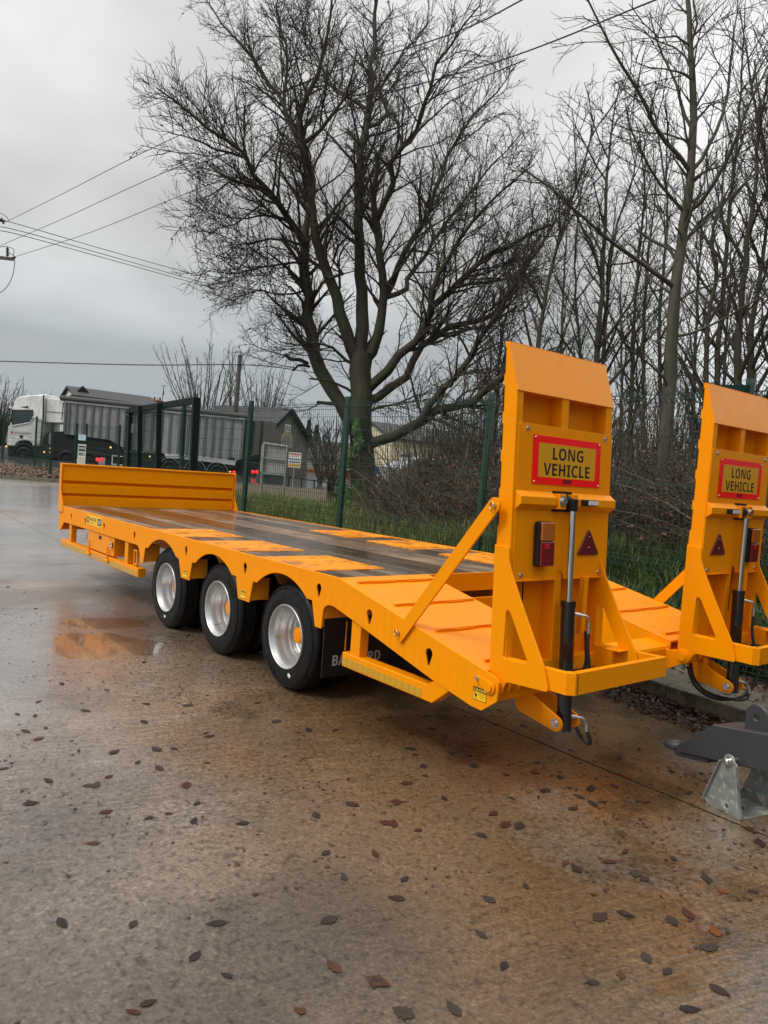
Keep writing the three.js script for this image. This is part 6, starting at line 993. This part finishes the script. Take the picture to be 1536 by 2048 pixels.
{ // the tall straight grey tree on the right
  const S = 11, root = thing('straight_tree', 'tall straight grey barked tree with upswept branches between the two ramps', 'tree');
  const P = (a, ds = 0, s0 = S) => polyline(a, s0, ds, 1000, 0, 2.866), foot = onLand(1318, 1090, S); foot.y = 0.45;
  const trunk = P([930, 2900, 950, 2500, 985, 1960, 1000, 1700, 1038, 1400, 1075, 1150, 1098, 900, 1106, 650, 1098, 400, 1088, 200, 1075, 0, 1060, -200, 1050, -420]); trunk.unshift(foot);
  const L = [[trunk, 0.135, 0.022, 0.5],
    [P([1000, 1660, 930, 1590, 830, 1520, 700, 1430, 600, 1350, 500, 1260, 400, 1180, 240, 1040, 120, 960], -0.8), 0.05, 0.012, 0.15], [P([985, 1690, 930, 1640, 860, 1600, 820, 1540], 0.6), 0.035, 0.010, 0.2], [P([1015, 1480, 960, 1420, 880, 1380, 785, 1320], 0.3), 0.035, 0.022, 0.4], [P([960, 1420, 960, 1350, 910, 1200, 890, 1080, 880, 950], 0.5, S + 0.1), 0.022, 0.008, 0.1],
    [P([1050, 1215, 960, 1110, 900, 1030, 840, 940, 760, 760, 720, 600], -0.6), 0.036, 0.009, 0.15], [P([1085, 965, 1020, 890, 900, 750, 840, 620, 780, 500, 700, 380, 600, 190, 500, 0, 440, -120], -0.9), 0.048, 0.010, 0.15], [P([1095, 830, 1050, 800, 900, 760, 760, 755, 640, 690], 0.9), 0.026, 0.007, 0.1], [P([1090, 725, 1040, 590, 1000, 450, 940, 330, 880, 180, 860, 60], 0.7), 0.034, 0.008, 0.15], [P([1098, 470, 1050, 420, 960, 400, 860, 390, 760, 350], -0.4), 0.022, 0.006, 0.1], [P([1096, 380, 1040, 300, 960, 260, 860, 210, 760, 150], 0.6), 0.022, 0.006, 0.1], [P([1085, 235, 1000, 205, 900, 210, 820, 140, 740, 20], -0.4), 0.02, 0.006, 0.1],
    [P([1100, 1230, 1150, 1160, 1240, 1020, 1330, 850, 1400, 660, 1480, 500, 1560, 330], -1.0), 0.048, 0.010, 0.15], [P([1085, 1380, 1110, 1300, 1200, 1230, 1320, 1130, 1450, 1010, 1580, 900], 0.5), 0.042, 0.012, 0.15], [P([1120, 970, 1180, 860, 1260, 700, 1300, 560, 1320, 380, 1345, 180, 1365, -20], 0.7), 0.042, 0.009, 0.15], [P([1120, 620, 1200, 590, 1300, 590], -0.4), 0.016, 0.006, 0.1], [P([1110, 290, 1160, 210, 1260, 120, 1330, 60], 0.3), 0.02, 0.006, 0.1], [P([1100, 250, 1130, 120, 1110, 0, 1130, -140], -0.3), 0.026, 0.008, 0.1], [P([1065, 1690, 1200, 1640, 1340, 1560, 1500, 1520], -0.8), 0.024, 0.007, 0.1], [P([1110, 1040, 1180, 980, 1280, 950, 1380, 880, 1536, 780], -0.8), 0.025, 0.007, 0.1], [P([1045, 1430, 1035, 1340, 1008, 1305], -0.2), 0.022, 0.014, 0.8], [P([1020, 1930, 1180, 1880, 1330, 1800, 1536, 1680], -0.6), 0.03, 0.01, 0.1], [P([985, 2250, 900, 2120, 800, 2040, 700, 1990], -0.5), 0.03, 0.01, 0.1]];
  for (const l of L.slice(1)) l[1] *= 0.78;
  limbTree(root, L, [[5.4, 1.05, 0.8, 0.0075, 4, 0.24, 0.14], [7.4, 0.50, 0.7, 0.0050, 3, 0.26, 0.10], [7, 0.24, 0.65, 0.0036, 3, 0.3, 0.08]], 202, [barkGrey, twigMat], { step: 0.3, wob: 0.07, flare: true, leaves: [260, [0.16, 0.13, 0.03]], leafOK: (c) => c.y < 4.2 });
}
// further trees of the wood on the right
function woodTree(label, name, foot, line, s, r0, seed, spec, mat = barkMat, group) {
  const root = thing(name, label, 'tree', [0, 0, 0], 0, group), r = rng(seed), P = polyline(line, s, 0.5); const f = at(foot, 1000, s); f.y = 0.5; P.unshift(f);
  r0 *= 0.82; const L = [[P, r0, 0.012, 0.3]], [pts, len] = resample(P, 0.5, r, 0), n = Math.round(8 + 5 * r());
  for (let k = 0; k < n; k++) { const t = 0.24 + 0.72 * (k + r()) / n, i = Math.min(pts.length - 2, Math.floor(t * (pts.length - 1))), p = pts[i], az = r() * 6.28, l = (2.8 - 1.7 * t) * (0.7 + 0.6 * r()), d = V3(Math.cos(az) * 0.65, 0.95, Math.sin(az) * 0.65).normalize(), q = [p.clone()]; for (let j = 1; j <= 4; j++) { d.add(V3(r() - 0.5, r() - 0.25, r() - 0.5).multiplyScalar(0.35)).normalize(); q.push(q[j - 1].clone().addScaledVector(d, l / 4)); } L.push([q, r0 * (1 - t) * 0.55 + 0.012, 0.007, 0.15]); }
  limbTree(root, L, spec, seed + 1, [mat, twigMat], { step: 0.4, wob: 0.12 });
}
{
  const sp = [[2.4, 1.0, 0.75, 0.0085, 3, 0.26, 0.16], [4.6, 0.5, 0.7, 0.0062, 3, 0.3, 0.10]], sp3 = [[4.4, 1.15, 0.75, 0.009, 3, 0.26, 0.16], [6.0, 0.58, 0.7, 0.0060, 3, 0.3, 0.10], [5.6, 0.28, 0.7, 0.005, 3, 0.3, 0.08]];
  woodTree('slim dark tree rising just right of the first ramp, with a straight stem', 'slim_tree', 1180, [1188, 900, 1195, 690, 1204, 560, 1209, 454, 1213, 360, 1222, 260, 1240, 170], 15, 0.115, 301, sp3);
  woodTree('second slim tree close beside the straight stem right of the first ramp', 'slim_tree', 1196, [1202, 900, 1207, 690, 1216, 570, 1228, 470, 1262, 370, 1280, 280], 16.5, 0.10, 303, sp3);
  woodTree('thin tree in the gap left of the straight grey tree', 'thin_tree', 1255, [1260, 900, 1266, 690, 1276, 520, 1290, 385, 1282, 300, 1270, 240], 18, 0.095, 305, sp3);
  woodTree('very thin pole-like tree next to the straight grey tree', 'thin_tree', 1284, [1286, 900, 1287, 690, 1292, 550, 1308, 420, 1312, 330], 20, 0.10, 307, sp3);
  woodTree('crooked tree that forks just right of the straight grey tree', 'crooked_tree', 1405, [1408, 900, 1415, 690, 1426, 575, 1434, 540, 1424, 470, 1440, 418, 1450, 330, 1470, 250], 14, 0.10, 309, sp3);
  woodTree('leaning tree above the second ramp with a bent stem', 'leaning_tree', 1470, [1472, 900, 1478, 690, 1488, 560, 1503, 420, 1513, 314, 1520, 220, 1508, 120], 12.5, 0.12, 311, sp3);
  woodTree('thick dark stemmed tree at the far right behind the second ramp', 'dark_tree', 1505, [1508, 900, 1500, 690, 1518, 560, 1530, 470, 1545, 330], 13.5, 0.14, 313, sp3);
  woodTree('tree at the right edge with stems running out of the picture', 'edge_tree', 1560, [1556, 900, 1550, 690, 1556, 500, 1540, 330, 1552, 180], 12, 0.11, 315, sp3);
  woodTree('tree behind the first ramp leaning to the right', 'ramp_tree', 1066, [1070, 900, 1075, 690, 1086, 620, 1102, 540, 1120, 470, 1150, 380, 1176, 300, 1190, 230], 14.5, 0.10, 317, sp3);
  woodTree('small tree between the big limbs and the first ramp', 'small_tree', 985, [990, 900, 1000, 700, 1020, 600, 1052, 500, 1072, 400], 20, 0.085, 319, sp3);
  woodTree('distant thin tree above the first ramp', 'distant_tree', 1110, [1114, 900, 1122, 700, 1128, 560, 1136, 440, 1150, 350], 24, 0.11, 321, sp3);
  woodTree('distant tree between the pair of slim trees and the grey tree', 'distant_tree', 1236, [1240, 900, 1244, 700, 1240, 580, 1250, 480], 25, 0.10, 323, sp);
  woodTree('distant tree right of the straight grey tree, deep in the wood', 'distant_tree', 1385, [1384, 900, 1390, 700, 1396, 560, 1404, 440, 1400, 350], 22, 0.11, 325, sp3);
  woodTree('distant tree behind the top of the second ramp', 'distant_tree', 1445, [1448, 900, 1450, 700, 1462, 540, 1458, 430], 24, 0.11, 327, sp);
  woodTree('dark upright tree filling the gap high up between grey tree and right edge', 'upright_tree', 1428, [1430, 900, 1436, 690, 1450, 540, 1462, 400, 1478, 260, 1484, 130, 1490, 10], 17, 0.115, 331, sp3);
  woodTree('tall tree at the top right corner with a stem leaning left', 'corner_tree', 1600, [1590, 900, 1570, 660, 1550, 480, 1528, 300, 1500, 150, 1480, 20], 15, 0.12, 333, sp3);
  woodTree('tree whose fine top shows left of the straight grey tree', 'fine_tree', 1330, [1326, 900, 1318, 700, 1326, 540, 1334, 420, 1322, 300, 1300, 180], 19, 0.10, 335, sp3);
  woodTree('tree whose stem shows above the right half of the first ramp', 'stem_tree', 1160, [1158, 900, 1160, 700, 1150, 560, 1158, 420, 1172, 320], 21, 0.10, 337, sp3);
}
// the pollards and shrubs far left
function shootBush(label, name, px, py, s, w, h, n, seed, mat = twigPale, fan = 0.5) {
  const root = thing(name, label, 'tree'), r = rng(seed), b0 = at(px, py, s); b0.y -= 0.6; const big = new Buf(), fine = new Buf();
  big.tube([b0, b0.clone().add(V3(0, h * 0.18 + 0.6, 0))], [0.16, 0.13], 7);
  for (let k = 0; k < n; k++) { const az = r() * 6.28, l = h * (0.55 + 0.5 * r()), d = V3(Math.cos(az) * fan * r(), 1, Math.sin(az) * fan * r()).normalize(), P = [b0.clone().add(V3(Math.cos(az) * w * 0.2 * r(), 0.6 + h * 0.12 * r(), Math.sin(az) * w * 0.2 * r()))]; for (let j = 1; j <= 6; j++) { d.add(V3(r() - 0.5, 0.12, r() - 0.5).multiplyScalar(0.22)).normalize(); P.push(P[j - 1].clone().addScaledVector(d, l / 6)); } const rr = 0.05 * (0.7 + 0.6 * r()); big.tube(P, P.map((_, i) => lerp(rr, 0.014, i / 6)), 4); shoots(P, l, rr, 0.014, 0, [[2.2, 1.1, 0.6, 0.014, 3, 0.2, 0.25], [3.0, 0.55, 0.6, 0.011, 3, 0.25, 0.2]], r, big, fine, null, 0.25); }
  big.mesh('trunk', mat, root); fine.mesh('crown', mat, root); return root;
}
shootBush('pale bare pollard tree left of the wooden pole', 'pollard_tree', 405, 905, 50, 2.6, 7.6, 34, 401, twigPale, 0.55);
shootBush('pale bare pollard tree right of the wooden pole, above the stone house', 'pollard_tree', 522, 915, 50, 2.2, 6.6, 30, 403, twigPale, 0.5);
shootBush('narrow bare sapling just left of the wooden pole', 'sapling', 462, 905, 52, 1.0, 7.0, 12, 405, twigPale, 0.3);
{ const b = shootBush('dense brown bare bush at the left edge behind the white cab', 'bare_bush', -8, 915, 58, 4, 6.0, 90, 407, twigBrown, 0.9); const m = shootBush('second brown bush beyond the left edge of the frame', 'bare_bush', -70, 915, 60, 4, 6.5, 60, 409, twigBrown, 0.9); }
shootBush('tangle of bare saplings left of the ivy covered trunk', 'sapling', 662, 985, 24, 1.2, 2.4, 11, 411, twigBrown, 0.6);
shootBush('twiggy hedge tree in front of the dark roofed house', 'sapling', 640, 965, 40, 1.6, 3.4, 22, 413, twigBrown, 0.6);
{ // small conifers on the skyline
  for (const [px, s, h, label] of [[612, 90, 5.2, 'small dark conifer on the skyline beside the stone gable'], [627, 92, 4.6, 'second small conifer on the skyline, a little further right']]) {
    const root = thing('conifer', label, 'tree'), b = onLand(px, 950, s), r = rng(px), fo = new Buf(), tr = new Buf(); tr.tube([b, b.clone().add(V3(0, h, 0))], [0.12, 0.02], 6); for (let k = 0; k < 1500; k++) { const t = r(), y = 0.3 + (h - 0.3) * t, rad = (1 - t) * 1.1 * Math.sqrt(r()) + 0.05, a = r() * 6.28, c = b.clone().add(V3(Math.cos(a) * rad, y - rad * 0.35, Math.sin(a) * rad)), u = V3(Math.cos(a), -0.4, Math.sin(a)).multiplyScalar(0.16), w = perp(u.clone().normalize(), r).multiplyScalar(0.10); fo.quad(c, u, w); } tr.mesh('trunk', barkMat, root); fo.mesh('crown', std(lin(0.022, 0.038, 0.022), 0.9, 0, { side: THREE.DoubleSide }), root);
  }
}
{ // bramble and sapling thicket of the wood floor: nobody could count its stems
  const r = rng(77), geos = [];
  for (let v = 0; v < 4; v++) { const st = new Buf(); for (let k = 0; k < 26; k++) { const a = r() * 6.28, d = V3(Math.cos(a) * 0.7, 1.0, Math.sin(a) * 0.7).normalize(), l = 0.8 + 1.1 * r(), P = [V3((r() - 0.5) * 0.6, 0, (r() - 0.5) * 0.6)]; for (let j = 1; j <= 6; j++) { d.add(V3(r() - 0.5, -0.16 + (r() - 0.5) * 0.5, r() - 0.5).multiplyScalar(0.5)).normalize(); P.push(P[j - 1].clone().addScaledVector(d, l / 6)); } st.tube(P, P.map((_, i) => lerp(0.007, 0.003, i / 6)), 3); shoots(P, l, 0.006, 0.003, 0, [[5, 0.35, 0.8, 0.0028, 3, 0.5, 0]], r, st, st, null, 0.2); } geos.push(st.geo()); }
  const leafB = new Buf(); for (let k = 0; k < 46; k++) { const c = V3((r() - 0.5) * 1.5, 0.15 + 1.0 * r(), (r() - 0.5) * 1.5), u = perp(V3(0, 1, 0), r).add(V3(0, r() - 0.6, 0)).multiplyScalar(0.030), w = perp(u.clone().normalize(), r).multiplyScalar(0.03); leafB.quad(c, u, w); }
  const leafG = leafB.geo();
  const place = (n, fn, g, mat, label, cat, name) => { const o = new THREE.InstancedMesh(g, mat, n), m4 = new THREE.Matrix4(), q = new THREE.Quaternion(), c = new THREE.Color(); for (let i = 0; i < n; i++) { const [p, s, k] = fn(); q.setFromEuler(new THREE.Euler(0, r() * 6.28, 0)); m4.compose(p, q, V3(s, s * (0.8 + 0.4 * r()), s)); o.setMatrixAt(i, m4); c.setRGB(...k); o.setColorAt(i, c); } o.name = numbered(name); o.castShadow = o.receiveShadow = true; stuff(o); tag(o, label, cat); scene.add(o); };
  const pixX = (p) => { const d = p.clone().sub(CAM); return 768 + FPX * d.dot(RIGHT) / d.dot(FWD); };
  const spot = (near, far, z0, z1) => { for (let k = 0; k < 40; k++) { const z = lerp(z0, z1, r()), x = fenceX(z) + lerp(near, far, r()), p = V3(x, bankY(x, z) - 0.05, z), u = pixX(p); if (u < 770 + 60 * r() && z < 2) continue; return p; } return V3(8, 0.5, 3); };
  const tint = () => { const t = r(); return t < 0.5 ? [0.045, 0.033, 0.023] : t < 0.85 ? [0.080, 0.056, 0.038] : [0.15, 0.12, 0.085]; };
  for (let v = 0; v < 4; v++) place(170, () => { const p = spot(2.0, 9, -9.5, 4.5); return [p, 0.8 + 0.6 * r(), tint()]; }, geos[v], std(0xffffff, 0.85), ['arching bramble stems on the wood floor behind the fence', 'tangled dead stems among the brambles behind the fence', 'thin brown undergrowth beneath the bare trees', 'twiggy scrub at the foot of the wood'][v], 'undergrowth', 'undergrowth');
  place(620, () => { const p = spot(2.2, 8.5, -8.0, 4.5); return [p, 0.8 + 0.5 * r(), (() => { const t = r(); return t < 0.45 ? [0.13, 0.045, 0.025] : t < 0.8 ? [0.075, 0.034, 0.020] : [0.16, 0.09, 0.05]; })()]; }, leafG, std(0xffffff, 0.75, 0, { side: THREE.DoubleSide }), 'withered red brown leaves clinging to the undergrowth of the wood', 'dead leaves', 'dead_leaves');
  // taller scrub and saplings deeper in, closing the view through the wood
  const tall = new Buf(); for (let k = 0; k < 7; k++) { const a = r() * 6.28, d = V3(Math.cos(a) * 0.22, 1.0, Math.sin(a) * 0.22).normalize(), l = 1.7 + 1.4 * r(), P = [V3((r() - 0.5) * 1.2, 0, (r() - 0.5) * 1.2)]; for (let j = 1; j <= 6; j++) { d.add(V3(r() - 0.5, 0.1, r() - 0.5).multiplyScalar(0.25)).normalize(); P.push(P[j - 1].clone().addScaledVector(d, l / 6)); } tall.tube(P, P.map((_, i) => lerp(0.022, 0.006, i / 6)), 4); shoots(P, l, 0.02, 0.006, 0, [[3.6, 0.9, 0.7, 0.007, 3, 0.3, 0.12], [5, 0.4, 0.7, 0.005, 3, 0.3, 0.1]], r, tall, tall, null, 0.15); }
  place(120, () => { const s = 14 + 16 * r(), px = 830 + 770 * r(), p = at(px, 990, s); p.y = 0.35 + groundY(p.x, p.z); return [p, 0.75 + 0.5 * r(), tint()]; }, tall.geo(), std(0xffffff, 0.85), 'grey brown saplings filling the depth of the wood on the right', 'saplings', 'sapling_thicket');
}
renderer.render(scene, camera);
